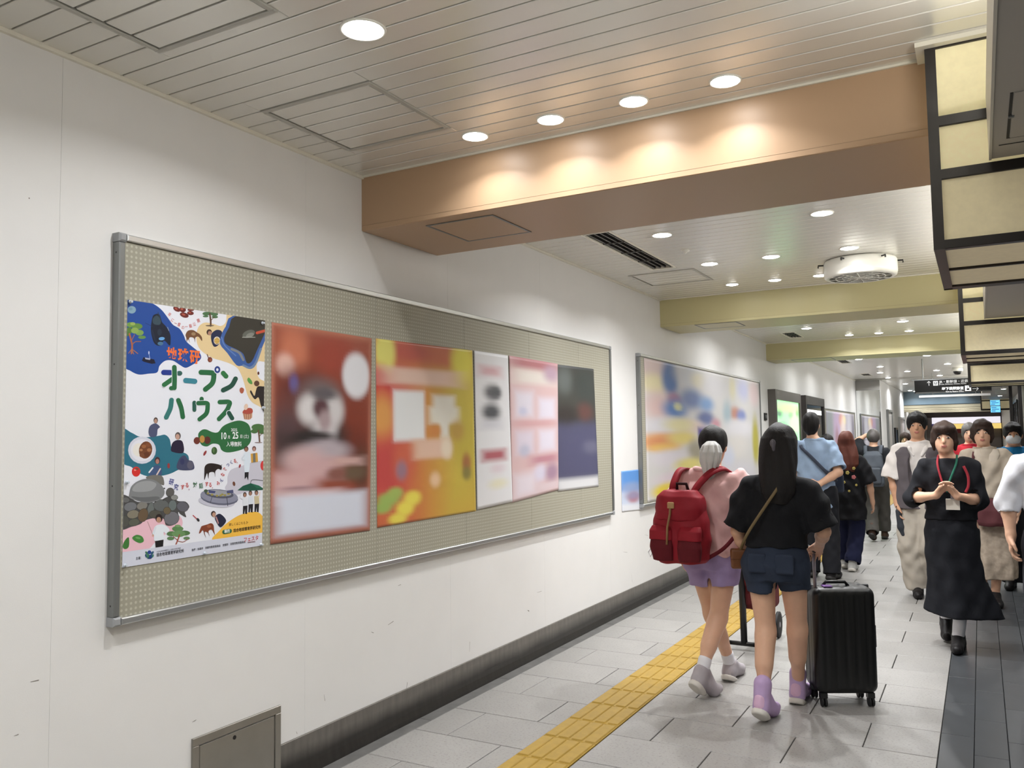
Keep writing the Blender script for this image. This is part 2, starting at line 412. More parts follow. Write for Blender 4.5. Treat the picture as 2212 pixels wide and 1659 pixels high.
LD_mid = light_data('lamp', LIGHT_W, 0.022, 142)
LD_wash3 = light_data('lamp', WASH_W*2.2, 0.018, 140)
def downlight(x, y, r, label, group, wash=False, z=H_CEIL, data=None):
    if r not in DLM: DLM[r] = downlight_meshes(r)
    t = thing('downlight', label, 'ceiling light', (x, y, z), group=group)
    link('rim', DLM[r][0], t); link('lens', DLM[r][1], t, (0,0,0.0)); 
    lo = bpy.data.objects.new('lamp', data or (LD_wash if wash else LD_wide)); C.objects.link(lo); lo.parent = t; lo.location = (0,0,-0.014)
    return t
ordn = ['leftmost','second from left','third from left','rightmost']
downlight(1.059, 2.245, 0.082, 'large round downlight alone in the ceiling nearest the camera', 'lone ceiling downlights')
for i, x in enumerate([0.851,1.251,1.648,2.043]): downlight(x, 3.33, 0.066, ordn[i]+' of the four small downlights in front of the peach beam', 'row before the peach beam', True)
L2 = [(0.961,5.69,'front left of the five wide downlights between peach and yellow beams'),(2.046,5.69,'front right of the five wide downlights between peach and yellow beams'),
      (0.968,6.87,'back left of the five wide downlights, beside the end of the black slot vent'),(1.471,6.87,'back middle of the five wide downlights between peach and yellow beams'),(2.061,6.88,'back right of the five wide downlights, just before the white ceiling fan')]
for x, y, l in L2: downlight(x, y, 0.075, l, 'wide downlights between the peach and yellow beams', data=LD_mid)
for i, x in enumerate([0.883,1.279,1.676]): downlight(x, 7.932, 0.064, ['left','middle','right'][i]+' of the three small downlights before the nearer yellow beam', 'row before the nearer yellow beam', True)
for i, x in enumerate([0.89,2.073]): downlight(x, 11.80, 0.075, ['left','right'][i]+' of two wide downlights between the two yellow beams', 'wide downlights between the yellow beams', data=LD_mid)
for i, x in enumerate([1.282,1.675,2.069]): downlight(x, 12.97, 0.064, ['left','middle','right'][i]+' of the three small downlights before the farther yellow beam', 'row before the farther yellow beam', True, data=LD_wash3)
G4 = 'downlights beyond the yellow beams'
ORD = ['first','second','third','fourth','fifth','sixth','seventh','eighth','ninth','tenth','eleventh','twelfth','thirteenth','fourteenth']
for i_, (x, y) in enumerate([(0.896,17.33),(2.074,17.34),(1.059,19.56),(0.873,21.49),(0.857,23.6),(1.461,21.46),(2.06,21.6),(2.345,19.73),(2.052,23.59),(2.259,25.45),(1.057,26.6),(0.879,31.0)]):
    downlight(x, y, 0.075, '%s downlight in distance order, in the %s of the ceiling beyond the yellow beams' % (ORD[i_], 'left third' if x < 1.1 else 'right third' if x > 2 else 'middle'), G4, z=H_CEIL if y < 24.2 else 3.0)
GH = 'downlights hidden by beams or behind the camera'
for x, y in [(2.06,10.2),(0.9,10.2),(0.95,15.4),(2.06,15.4)]: downlight(x, y, 0.075, '%s downlight hidden behind the %s yellow beam' % ('left' if x < 1 else 'right', 'nearer' if y < 12 else 'farther'), GH)
for x, y, w_ in [(0.95,0.55,'left of two overhead'),(2.06,0.55,'right of two overhead'),(0.95,-2.4,'left rear'),(2.06,-2.4,'right rear'),(1.47,-4.3,'rearmost')]: downlight(x, y, 0.075, w_+' downlight out of sight behind the camera', GH)

# ================================================================ CEILING FAN, DETECTOR, DOME CAMERA
fx, fy = 2.075, 7.40
t = thing('ceiling_fan', 'white drum shaped air circulator hanging from the ceiling before the yellow beam', 'fan', (fx, fy, H_CEIL))
MB().lathe(fx, fy, [(0.275,3.006),(0.283,2.99),(0.285,2.90),(0.278,2.872),(0.262,2.862),(0.245,2.862)], 40, cap0=True, cap1=False).build('drum', M_white, t, True)
g = MB()
for r in (0.245, 0.19, 0.14, 0.09, 0.045):
    g.tube([(fx+r*math.cos(q), fy+r*math.sin(q), 2.864) for q in np.linspace(0, 2*math.pi, 29)], 0.0035, 5)
for k in range(12):
    q = k*math.pi/6; g.tube([(fx+0.04*math.cos(q), fy+0.04*math.sin(q), 2.862), (fx+0.25*math.cos(q), fy+0.25*math.sin(q), 2.864)], 0.003, 5)
g.build('grille', M_white, t)
for k in range(5):
    b = MB(); q = k*2*math.pi/5
    for (r, w) in ((0.03,0.03),(0.23,0.07)):
        pass
    c_, s_ = math.cos(q), math.sin(q)
    pts = [(0.03,-0.03,2.895),(0.225,-0.07,2.885),(0.225,0.07,2.905),(0.03,0.03,2.90)]
    b.add([(fx+c_*a-s_*d, fy+s_*a+c_*d, z) for a, d, z in pts]+[(fx+c_*a-s_*d, fy+s_*a+c_*d, z+0.006) for a, d, z in pts], [(3,2,1,0),(4,5,6,7),(0,1,5,4),(1,2,6,5),(2,3,7,6),(3,0,4,7)])
    b.build('blade', mat('fan_blade', S(150,150,148), 0.5), t)
MB().lathe(fx, fy, [(0.035,2.862),(0.035,2.92)], 16).build('hub', M_white, t)
for k in range(6):
    q = k*math.pi/3+0.2; MB().tube([(fx+0.28*math.cos(q), fy+0.28*math.sin(q), 2.985), (fx+0.325*math.cos(q), fy+0.325*math.sin(q), 2.985), (fx+0.325*math.cos(q), fy+0.325*math.sin(q), 2.965)], 0.007, 6).build('hook', M_blackp, t)
p = on_z(1480, 540, H_CEIL)
t = thing('smoke_detector', 'tiny white sensor on the ceiling between wide downlights', 'detector', (p[0], p[1], H_CEIL))
MB().lathe(p[0], p[1], [(0.035,3.013),(0.033,3.004),(0.018,3.0),(0.014,2.99),(0.005,2.987)], 16).build('housing', M_white, t, True)
MB().lathe(p[0], p[1], [(0.006,2.989),(0.005,2.984)], 10).build('sensor_tip', M_alu, t)
p = on_z(2068, 794, H_CEIL)
t = thing('dome_camera', 'white dome security camera on the ceiling near the hanging sign', 'camera', (p[0], p[1], H_CEIL))
MB().lathe(p[0], p[1], [(0.10,3.013),(0.11,2.96),(0.105,2.93)], 20).build('housing', M_white, t, True)
MB().lathe(p[0], p[1], [(0.088,2.93),(0.082,2.895),(0.055,2.865),(0.01,2.852)], 20).build('dome', M_blackp, t, True)
# ================================================================ RIGHT SIDE: SOFFITS, LANTERNS, SHOP FRONTS
M_soff = mat('soffit_grey', S(176,171,163), 0.5)
M_washi = [mat('washi_lit_%d' % i, S(236,226,190), 0.7, emit=e, ecol=S(*c), noise=0.04, nscale=40) for i, (e, c) in enumerate([(0.17,(240,226,160)),(0.23,(235,220,168)),(0.15,(222,203,160)),(0.10,(205,180,150))])]
LX0, ZB, ZT = 2.765, 2.242, 3.013
SX, SZ = 2.962, 2.546
M_tube = mat('cove_tube', (1,1,1), 0.4, emit=2.0, ecol=(1,0.95,0.85)); COVE_W = 6.5
def washi(b, i, parent): return b.build('panel', M_washi[i], parent)
def lantern(y0, y1, label, loc_x=LX0):
    x1 = 3.75
    t = thing('lantern_box', label, 'lantern', (loc_x, (y0+y1)/2, ZB), group='black framed lantern boxes on the right')
    fr = MB(); xi = loc_x+0.036; p = 0.036
    for q in (y0, y1-p): MB().bevbox(loc_x, xi, q, q+p, ZB, ZT, 0.002).build('post', M_black, t)   # posts on the corridor side
    for (a, b_) in [(2.991,3.013),(2.697,2.735),(2.499,2.536),(2.242,2.275)]:               # front rails
        MB().bevbox(xi, x1, y0, y0+p, a, b_, 0.002, '-z').build('rail', M_black, t)
    MB().box(loc_x, x1, y1-0.08, y1, ZB, ZB+0.03).build('rail', M_black, t)
    MB().box(loc_x, xi, y0+p, y1-0.08, ZB, ZB+0.03).build('rail', M_black, t)
    MB().box(xi, x1, y0+0.470, y0+0.485, ZB, ZB+0.02).build('rail', M_black, t)
    MB().box(loc_x, xi, y0+p, y1-p, 2.499, 2.536).build('rail', M_black, t)
    for i, (a, b_) in enumerate([(2.735,2.991),(2.536,2.697),(2.275,2.499)]):
        washi(MB().box(xi, x1, y0+0.012, y0+0.018, a, b_), i, t)
        washi(MB().box(loc_x+0.012, loc_x+0.018, y0+p, y1-p, a if i else 2.735, b_), i, t)
    washi(MB().box(xi, x1, y0+p, y0+0.47, ZB+0.010, ZB+0.016), 3, t)
    washi(MB().box(xi, x1, y0+0.485, y1-0.08, ZB+0.010, ZB+0.016), 3, t)
    return t
lantern(3.40, 4.40, 'large black framed lantern box nearest the camera, beside the peach beam')
lantern(8.215, 9.23, 'black framed lantern box second from the camera, beside the nearer yellow beam')
lantern(13.25, 14.25, 'black framed lantern box third from the camera, above the hanging sign')
lantern(28.9, 29.9, 'small distant lantern box behind the two blue screens', 2.92)
lantern(-1.45, -0.45, 'black framed lantern box behind the camera')
struct(box(2.735, 2.765, 3.3995, 4.42, 2.996, 3.016).build('trim_3', M_trim)); struct(box(2.735, 3.75, 3.366, 3.399, 2.996, 3.016).build('trim_3', M_trim))
for i, (a, b_) in enumerate([(-0.45,3.399),(4.401,8.214),(9.231,13.249),(14.251,28.899)]):
    s = struct(box(SX, 3.75, a, b_, SZ, 2.60).build('soffit', M_soff))
    struct(box(SX-0.008, SX, a, b_, SZ-0.004, 2.775).build('soffit_fascia', mat('fascia', S(205,200,188), 0.4)))
    # indirect light trough along the edge of the soffit
    b_full, b_ = b_, b_-0.33; L = b_-a-0.2; t = thing('cove_light', ['nearest','second','third','farthest'][i]+' linear light hidden on top of the grey soffit edge', 'light', (3.10, (a+b_)/2, 2.60), group='cove lights above the soffits')
    MB().bevbox(3.07, 3.13, a+0.1, b_-0.1, 2.60, 2.745, 0.004).build('housing', M_white, t); MB().tube([(3.10,a+0.12,2.765),(3.10,b_-0.12,2.765)], 0.016, 8).build('tube', M_tube, t)
    ld = bpy.data.lights.new('lamp', 'AREA'); ld.shape = 'RECTANGLE'; ld.size = 0.03; ld.size_y = L; ld.energy = COVE_W*L; ld.color = (1.0, 0.97, 0.90)
    lo = bpy.data.objects.new('lamp', ld); C.objects.link(lo); lo.parent = t; lo.location = (-0.02, 0, 0.19); lo.rotation_euler = (0, math.radians(180-35), 0)
    b_ = b_full
    if i == 0:
        p0, p1 = on_z(2184,200,SZ), on_z(2178,298,SZ)
        f = MB(); 
        x0 = (p0[0]+p1[0])/2; yA, yB = p0[1], p1[1]
        f.box(x0-0.004, x0+0.004, yA, yB, SZ-0.002, SZ); f.box(x0, x0+0.5, yB-0.004, yB+0.004, SZ-0.001, SZ); f.box(x0+0.5, x0+0.508, yA, yB, SZ-0.002, SZ)
        f.build('hatch_gap', M_mark, s)
        MB().bevbox(x0+0.006, x0+0.498, yA, yB-0.006, SZ-0.003, SZ, 0.001, '-z').build('hatch_panel', M_soff, s)
        p = on_z(2181, 250, SZ); MB().bevbox(p[0]-0.004, p[0]+0.012, p[1]-0.008, p[1]+0.006, SZ-0.008, SZ, 0.002, '-z').build('latch', M_alud, s)
        q = on_z(2145, 316, SZ); box(SX+0.02, 3.75, q[1]-0.004, q[1]+0.002, SZ-0.0015, SZ).build('seam', M_mark, s)
M_shop = mat('shop_wall', S(168,164,156), 0.5)
wall_right = struct(box(3.75, 3.95, Y0, Y1, -0.12, 3.10).build('wall_right', M_shop))
M_glass = mat('dark_glass', S(70,74,76), 0.08, spec=0.6)
for k, (a, b_) in enumerate([(-5.5,-1.0),(0.2,3.0),(4.8,8.0),(9.6,13.0),(14.8,17.0),(18.2,20.4),(21.6,24.0),(25,28)]):
    d = struct(box(3.742, 3.75, a, b_, 0.05, 2.35).build('window_%d' % (k+1), M_glass))
    fr = MB()
    for (c, e) in [(a-0.06,a),(b_,b_+0.06),((a+b_)/2-0.02,(a+b_)/2+0.02)]: fr.box(3.715, 3.75, c, e, 0.0, 2.4)
    fr.box(3.715, 3.75, a, b_, 2.35, 2.40); fr.box(3.715, 3.75, a, b_, 0.0, 0.05); fr.build('window_frame', M_black if k >= 4 else M_alud, d)
# black posts, pale panels and a lit doorway seen far right
for y, x in [(17.3,3.52),(20.2,3.46)]:
    t = thing('shop_post', 'slim black post at the %s shop front far right' % ('nearer' if y < 18 else 'farther'), 'post', (x, y, 0))
    MB().bevbox(x-0.03, x+0.03, y-0.03, y+0.03, 0.0, SZ, 0.004).build('shaft', M_black, t); MB().box(x-0.05, x+0.05, y-0.05, y+0.05, 0, 0.02).build('foot', M_black, t)
t = thing('ticket_shop_panel', 'pale grey panelled partition far right behind the man in blue', 'partition', (3.62, 16.0, 0))
MB().bevbox(3.50, 3.745, 15.9, 15.96, 0, 2.35, 0.004).build('board', mat('pale_panel', S(190,186,176), 0.45), t)
for z in (0.6, 1.2, 1.8): MB().box(3.50, 3.745, 15.895, 15.9, z, z+0.012).build('groove', M_alud, t)
for x in (3.56, 3.66): MB().bevbox(x-0.008, x+0.008, 15.888, 15.9, 0.1, 2.25, 0.002).build('batten', M_trim, t)
# lavender tube light below the soffit
p = on_y(2147, 834, 14.9); q = on_y(2193, 832, 14.9)
t = thing('tube_light', 'glowing lavender tube light under the soffit at far right', 'light', ((p[0]+q[0])/2, 14.9, SZ))
MB().tube([(p[0]+0.02,14.9,2.50),(q[0]-0.02,14.9,2.50)], 0.026, 12).build('tube', mat('tube_glow', (0.75,0.72,1), 0.4, emit=5.0, ecol=(0.74,0.70,1.0)), t)
MB().bevbox(p[0], q[0], 14.86, 14.94, 2.525, 2.546, 0.004, '-z').build('housing', M_white, t)
for x in (p[0], q[0]-0.02): MB().box(x, x+0.02, 14.87, 14.93, 2.47, 2.53).build('end_cap', M_white, t)
t = thing('no_smoking_plate', 'small pale hanging plate under the lavender tube light', 'sign', (3.27, 15.6, 2.35))
a_, b_ = on_y(2150,842,15.6), on_y(2175,851,15.6)
MB().bevbox(a_[0], b_[0], 15.59, 15.6, b_[2], a_[2], 0.002, 'y').build('plate', mat('plate_grey', S(150,150,146), 0.4), t)
MB().tube([((a_[0]+b_[0])/2,15.595,a_[2]),((a_[0]+b_[0])/2,15.595,SZ)], 0.006, 6).build('hanger', M_alud, t)
# two blue monitors on the distant lantern
for nm, (pa, pb) in [('upper', ((2138,864),(2161,876))), ('lower', ((2139,877),(2162,891)))]:
    a_, b_ = on_y(*pa, 28.6), on_y(*pb, 28.6)
    t = thing('information_screen', '%s of two small glowing blue screens far down on the right' % nm, 'screen', ((a_[0]+b_[0])/2, 28.62, b_[2]), group='blue information screens')
    MB().bevbox(a_[0], b_[0], 28.6, 28.66, b_[2], a_[2], 0.004).build('case', M_blackp, t)
    box(a_[0]+0.008, b_[0]-0.008, 28.592, 28.6, b_[2]+0.008, a_[2]-0.008).build('display', mat('blue_screen', S(120,205,250), 0.3, emit=0.9, ecol=S(115,200,250)), t)
    for i, (f0, f1, zz) in enumerate([(0.1,0.6,0.7),(0.15,0.85,0.45),(0.1,0.5,0.2)]):
        w = b_[0]-a_[0]; hh = a_[2]-b_[2]; box(a_[0]+w*f0, a_[0]+w*f1, 28.588, 28.592, b_[2]+hh*zz, b_[2]+hh*(zz+0.1)).build('text_bar', mat('screen_text', S(30,110,170), 0.4, emit=0.3, ecol=S(30,110,170)), t)

# ================================================================ FAR END
M_mirror = mat('mirror', (0.80,0.82,0.82), 0.03, metal=1.0)
M_greypan = mat('pillar_panel', S(150,148,144), 0.25)
pil = struct(box(-0.3, 0.600, 24.165, 32.0, -0.12, 3.0).build('wall_pillar', M_wall))
box(0.005, 0.600, 24.150, 24.165, 2.745, 3.0).build('upper_panel', M_greypan, pil)
MB().bevbox(0.008, 0.594, 24.140, 24.165, 1.42, 2.735, 0.004).build('mirror_panel', M_mirror, pil)
MB().bevbox(0.008, 0.594, 24.140, 24.165, 0.10, 1.412, 0.004).build('mirror_panel', M_mirror, pil)
for x in (0.002, 0.596): box(x-0.003, x+0.003, 24.135, 24.15, 0.1, 2.74).build('mirror_edge', M_blackp, pil)
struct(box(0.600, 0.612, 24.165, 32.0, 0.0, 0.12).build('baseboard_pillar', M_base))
for i, (ya, yb, za, zb_, lab) in enumerate([(25.6,26.9,0.7,2.25,'tall grey framed panel on the side of the mirror pillar'),(27.8,28.5,0.7,1.75,'narrow dark framed poster on the side of the pillar'),(29.4,31.4,0.6,2.1,'pale framed poster farthest along the pillar side')]):
    t = thing('wall_frame', lab, 'frame', (0.6, (ya+yb)/2, za)); f = MB(); w = 0.06
    for (c,d,e,g) in [(ya,ya+w,za,zb_),(yb-w,yb,za,zb_),(ya+w,yb-w,za,za+w),(ya+w,yb-w,zb_-w,zb_)]: f.box(0.6, 0.66, c, d, e, g)
    f.build('frame', [M_alud, M_blackp, M_alu][i], t); box(0.601,0.63,ya+w,yb-w,za+w,zb_-w).build('sheet', mat('pillar_sheet_%d' % i, [S(178,176,172),S(120,150,190),S(205,196,196)][i], 0.4), t)
# teal beam and the cream beams behind it
M_teal = mat('teal_paint', S(92,108,118), 0.45)
M_cream = mat('cream_paint', S(226,218,190), 0.5)
struct(MB().bevbox(0.0, 3.75, 32.0, 32.7, 2.545, 3.0, 0.004, '-z').build('ceiling_beam', M_teal))
for k in range(4):
    struct(MB().bevbox(0.0, 3.75, 34.6+2.6*k, 35.3+2.6*k, 2.50, 3.0, 0.004, '-z').build('ceiling_beam', M_cream))
LD_blue = light_data('lamp', 5.0, 0.02, 130); LD_blue.color = (0.86, 0.94, 1.0)
for i, x in enumerate([1.0,1.45,1.9,2.35]):
    t = downlight(x, 31.6, 0.064, ['leftmost','second','third','rightmost'][i]+' of four small cool downlights before the distant teal beam', 'row before the teal beam', True, z=3.0)
    [c for c in t.children if c.type == 'LIGHT'][0].data = LD_blue
for i, y in enumerate((33.7, 36.4, 39.0, 41.6)):  # extra downlights added between the cream beams to brighten the far end
  for x in (0.8, 2.2): downlight(x, y, 0.075, '%s added distant downlight in gap number %s behind the teal beam' % ('left' if x < 1 else 'right', ('one','two','three','four')[i]), 'added downlights behind the teal beam', z=3.0)
wb = struct(box(-0.3, 3.95, 44.4, 44.6, -0.12, 3.10).build('wall_back', mat('shop_dark', S(70,62,58), 0.6)))
struct(box(-0.3, 0.05, 32.0, 44.6, -0.12, 3.1).build('wall_left', M_wall))
def facade():
    Yf = 44.2
    t = thing('shop_facade', 'distant shop front with glowing white strip and amber lantern band', 'shop front', (1.9, Yf, 0))
    a_, b_ = on_y(1990,903,Yf), on_y(2112,914,Yf)
    MB().bevbox(0.9, 3.7, Yf, Yf+0.15, b_[2], a_[2], 0.01).build('light_strip', mat('strip_glow', (0.9,0.88,1), 0.4, emit=0.6, ecol=(0.93,0.9,1)), t)
    box(0.9, 3.7, Yf-0.02, Yf+0.1, b_[2]-0.09, b_[2]-0.01).build('purple_sign', mat('purple_sign', S(70,55,120), 0.5, emit=0.15, ecol=S(90,70,180)), t)
    a_, b_ = on_y(2040,916,Yf), on_y(2112,926,Yf)
    for k in range(3):
        x = 1.5+0.75*k; MB().bevbox(x, x+0.72, Yf-0.05, Yf+0.05, b_[2], a_[2], 0.01).build('amber_panel', mat('amber_glow', S(236,205,120), 0.5, emit=0.7, ecol=S(236,205,120)), t)
    box(1.9, 2.9, Yf-0.12, Yf-0.08, 1.55, 1.75).build('red_awning', mat('awning_red', S(130,38,46), 0.6), t)
    box(0.3, 3.7, Yf+0.15, Yf+0.2, 0, 2.3).build('dark_front', mat('shop_front_dark', S(104,96,92), 0.5), t)
    for k in range(5): box(0.6+0.6*k, 0.64+0.6*k, Yf+0.1, Yf+0.15, 0, 2.0).build('mullion', M_alud, t)
facade()

# ================================================================ HANGING SIGN
YS = 18.0
def text_mesh(body, size, bold=0.0, align='LEFT'):
    c = bpy.data.curves.new('t', 'FONT'); c.body = body; c.size = size; c.offset = bold; c.align_x = align; c.align_y = 'CENTER'; c.resolution_u = 3
    o = bpy.data.objects.new('t', c); C.objects.link(o); dg = bpy.context.evaluated_depsgraph_get()
    me = bpy.data.meshes.new_from_object(o.evaluated_get(dg))
    vs = [tuple(v.co) for v in me.vertices]; fs = [tuple(p.vertices) for p in me.polygons]
    bpy.data.objects.remove(o); bpy.data.curves.remove(c); bpy.data.meshes.remove(me)
    return vs, fs
a_, b_ = on_y(1975, 823, YS), on_y(2127, 849, YS)
sx0, sx1 = a_[0], 3.10; sz1, sz0 = a_[2]+0.005, a_[2]-0.245
sg = thing('hanging_sign', 'black overhead station sign with white arrows and two rows of lettering', 'sign', ((sx0+sx1)/2, YS+0.06, sz0))
MB().bevbox(sx0, sx1, YS, YS+0.12, sz0, sz1, 0.004).build('case', mat('sign_black', S(12,12,14), 0.3), sg)
box(sx0-0.05, sx1, YS+0.03, YS+0.09, sz1, sz1+0.02).build('top_rail', M_alud, sg)
for x in (sx0+0.15, sx1-0.2): MB().tube([(x, YS+0.06, sz1), (x, YS+0.06, 3.01)], 0.012, 8).build('hanger', M_alud, sg)
box(sx0+0.02, sx1, YS-0.006, YS, sz0+0.006, sz0+0.014).build('lower_trim', M_alud, sg)
M_sgw = mat('sign_white', (0.9,0.9,0.9), 0.5, emit=0.75, ecol=(1,1,1)); M_sgd = mat('sign_dim', (0.5,0.5,0.5), 0.5, emit=0.22, ecol=(1,1,1))
def sign_text(body, px, py, size, m, bold=0.0, align='LEFT'):
    p = on_y(px, py, YS); vs, fs = text_mesh(body, size, bold, align); b = MB(); b.add([(p[0]+x, YS-0.004, p[2]+y) for x, y, z in vs], fs); return b.build('lettering', m, sg)
def sign_poly(pts, m, y=YS-0.004):
    b = MB(); b.add([(x, y, z) for x, z in pts], [tuple(range(len(pts)))]); return b.build('pictogram', m, sg)
sign_text('JR・新幹線・近鉄・八条', 2029, 825.5, 0.062, M_sgd, 0.0007)
sign_text('JR Line, Shinkansen, Kintetsu, Hachijo', 2029, 830.5, 0.030, M_sgd, 0.0004)
sign_text('地下鉄駅務室', 2082, 838.5, 0.062, M_sgw, 0.0012, 'RIGHT')
sign_text('Subway Station Office', 2082, 845, 0.034, M_sgw, 0.0006, 'RIGHT')
def arrow(px, py, s, m, up):
    p = on_y(px, py, YS); w = s*0.09; b = MB()
    segs = [((0,-s/2),(0,s/2)),((0,s/2),(-s*0.34,s*0.14)),((0,s/2),(s*0.34,s*0.14))]
    for (x0,z0),(x1,z1) in segs:
        if not up: x0,z0,x1,z1 = z0,-x0,z1,-x1
        d = np.array([x1-x0, z1-z0]); d /= np.linalg.norm(d); n = np.array([-d[1], d[0]])*w/2
        b.add([(p[0]+x0-n[0],YS-0.004,p[2]+z0-n[1]),(p[0]+x1-n[0],YS-0.004,p[2]+z1-n[1]),(p[0]+x1+n[0],YS-0.004,p[2]+z1+n[1]),(p[0]+x0+n[0],YS-0.004,p[2]+z0+n[1])], [(0,1,2,3)])
    b.build('arrow', m, sg)
arrow(2006.5, 828.5, 0.085, M_sgd, True); arrow(2107, 839.5, 0.10, M_sgd, False)
def rect(px, py, w, h_, m, y=YS-0.004):
    p = on_y(px, py, YS); return sign_poly([(p[0]-w/2,p[2]-h_/2),(p[0]+w/2,p[2]-h_/2),(p[0]+w/2,p[2]+h_/2),(p[0]-w/2,p[2]+h_/2)], m, y)
rect(2021, 828, 0.082, 0.088, M_sgd); rect(2021, 827.2, 0.05, 0.04, mat('sign_black', (0,0,0)), YS-0.006); rect(2021, 831, 0.05, 0.008, MATS['sign_black'], YS-0.006); rect(2021, 827, 0.03, 0.02, M_sgd, YS-0.008)
rect(2091, 838.5, 0.10, 0.10, M_sgw); rect(2091, 840.5, 0.045, 0.036, MATS['sign_black'], YS-0.006); rect(2090, 836, 0.016, 0.018, MATS['sign_black'], YS-0.006); rect(2095.5, 835.5, 0.02, 0.02, MATS['sign_black'], YS-0.006)
# white bar below/behind the sign
YB = 22.5; a_, b_ = on_y(1985, 854, YB), on_y(2140, 851, YB)
t = thing('light_bar', 'long white suspended bar running below the black overhead sign', 'light', ((a_[0]+b_[0])/2, YB, b_[2]))
MB().bevbox(a_[0], b_[0], YB, YB+0.08, b_[2]-0.03, b_[2]+0.02, 0.008).build('bar', mat('bar_white', S(205,205,202), 0.4, emit=0.1, ecol=(1,1,1)), t)
for f in (0.2, 0.8):
    x = a_[0]+(b_[0]-a_[0])*f; MB().tube([(x,YB+0.04,b_[2]+0.03),(x,YB+0.04,3.012)], 0.008, 6).build('hanger', M_alud, t)

# unseen downlights added in the shop soffits to brighten the right floor and ceiling
LD_shop_fill = light_data('lamp', 4.0, 0.022, 160)
for i_, y in enumerate((-4.0,-2.4,0.2,1.6,5.2,6.4,7.6,10.2,11.4,12.6,16.5,19.0,22.0,26.0)):
    t = downlight(3.38, y, 0.062, '%s added unseen downlight along the grey shop soffit on the right' % ORD[i_], 'added downlights of the shop soffits', z=SZ)
    [q for q in t.children if q.type == 'LIGHT'][0].data = LD_shop_fill
# ================================================================ NOTICE BOARDS
def pegboard_mat():
    m = bpy.data.materials.new('dotted_board'); m.use_nodes = True; nt = m.node_tree; b = nt.nodes['Principled BSDF']; b.inputs['Roughness'].default_value = 0.5
    tc = nt.nodes.new('ShaderNodeTexCoord'); sx = nt.nodes.new('ShaderNodeSeparateXYZ'); nt.links.new(tc.outputs['Object'], sx.inputs[0])
    def M(op, a, b_=None, c=None):
        n = nt.nodes.new('ShaderNodeMath'); n.operation = op
        for i, v in enumerate((a, b_, c)):
            if v is None: continue
            if isinstance(v, (int, float)): n.inputs[i].default_value = v
            else: nt.links.new(v, n.inputs[i])
        return n.outputs[0]
    P = 0.0205
    fy = M('SUBTRACT', M('FRACT', M('DIVIDE', sx.outputs['Y'], P)), 0.5); fz = M('SUBTRACT', M('FRACT', M('DIVIDE', sx.outputs['Z'], P)), 0.5)
    d = M('SQRT', M('ADD', M('MULTIPLY', fy, fy), M('MULTIPLY', fz, fz)))
    mr = nt.nodes.new('ShaderNodeMapRange'); mr.inputs['From Min'].default_value = 0.20; mr.inputs['From Max'].default_value = 0.30; mr.inputs['To Min'].default_value = 1; mr.inputs['To Max'].default_value = 0
    nt.links.new(d, mr.inputs['Value'])
    mx = nt.nodes.new('ShaderNodeMix'); mx.data_type = 'RGBA'; mx.inputs['A'].default_value = S(154,151,135)+(1,); mx.inputs['B'].default_value = S(180,177,162)+(1,)
    nt.links.new(mr.outputs['Result'], mx.inputs['Factor']); nt.links.new(mx.outputs['Result'], b.inputs['Base Color']); return m
M_peg = pegboard_mat()
BX = 0.030        # face of the pegboard
def notice_board(y0, y1, z0, z1, label, seams, top=True):
    t = thing('notice_board', label, 'notice board', (0.0, (y0+y1)/2, z0))
    w, fd = 0.026, 0.042
    ys = [y0+w]+[s for s in seams if y0 < s < y1]+[y1-w]
    for a, b in zip(ys[:-1], ys[1:]): MB().bevbox(0.002, BX, a+0.0008, b-0.0008, z0+w, z1-w, 0.0008, 'x').build('board_panel', M_peg, t)
    def prof(a0, a1, c0, c1): return MB().bevbox(0.001, fd, a0, a1, c0, c1, 0.004, 'x')
    c = 0.034
    prof(y0+c, y1-c, z1-w, z1).build('frame_rail', M_alu, t); prof(y0+c, y1-c, z0, z0+w).build('frame_rail', M_alu, t)
    for a in (y0, y1-w):
        fr = prof(a, a+w, z0+c, z1-c).build('frame_rail', M_alud, t)
        for f in (0.05, 0.35, 0.66, 0.95):
            z = z0+(z1-z0)*f; yy = a-0.0006 if a == y0 else a+w-0.001
            MB().box(0.018, 0.024, yy, yy+0.0016, z-0.003, z+0.003).build('screw', M_blackp, fr)
    for a in (y0-0.002, y1-c+0.002):
        for b in (z0-0.002, z1-c+0.002): MB().bevbox(0.0, fd+0.003, a, a+c, b, b+c, 0.007, 'x').build('corner_cap', mat('corner_plastic', S(150,152,154), 0.45), t)
    return t
def wy(px, py, x=0.0): return on_wall(px, py, x)
A_, B_ = wy(262.3,505,0.042), wy(1330,1109.5,0.042)
nb1_y0, nb1_y1, nb1_z0, nb1_z1 = wy(259,518,0.042)[1], (wy(1318.8,749,0.042)[1]+B_[1])/2, 0.900, 2.386
seams = [wy(548,590,BX)[1], wy(813,700,BX)[1], wy(1003,740,BX)[1], wy(1143,775,BX)[1], wy(1250,790,BX)[1]]
notice_board(nb1_y0, nb1_y1, nb1_z0, nb1_z1, 'large dotted notice board in an aluminium frame holding the animal and nature poster', seams)
nb2_y0, nb2_y1 = (wy(1380,764,0.042)[1]+wy(1391,1096,0.042)[1])/2, wy(1642,822,0.042)[1]
notice_board(nb2_y0, nb2_y1, 0.905, 2.386, 'second aluminium framed notice board covered with a colourful collage', [nb2_y0+0.9*k for k in range(1, 6)])
nb3_y0, nb3_y1 = wy(1780,884,0.03)[1], wy(1846,894,0.03)[1]
notice_board(nb3_y0, nb3_y1, 0.85, 2.135, 'distant notice board with faded lilac posters beside the mirror pillar', [nb3_y0+1.2*k for k in range(1, 5)])

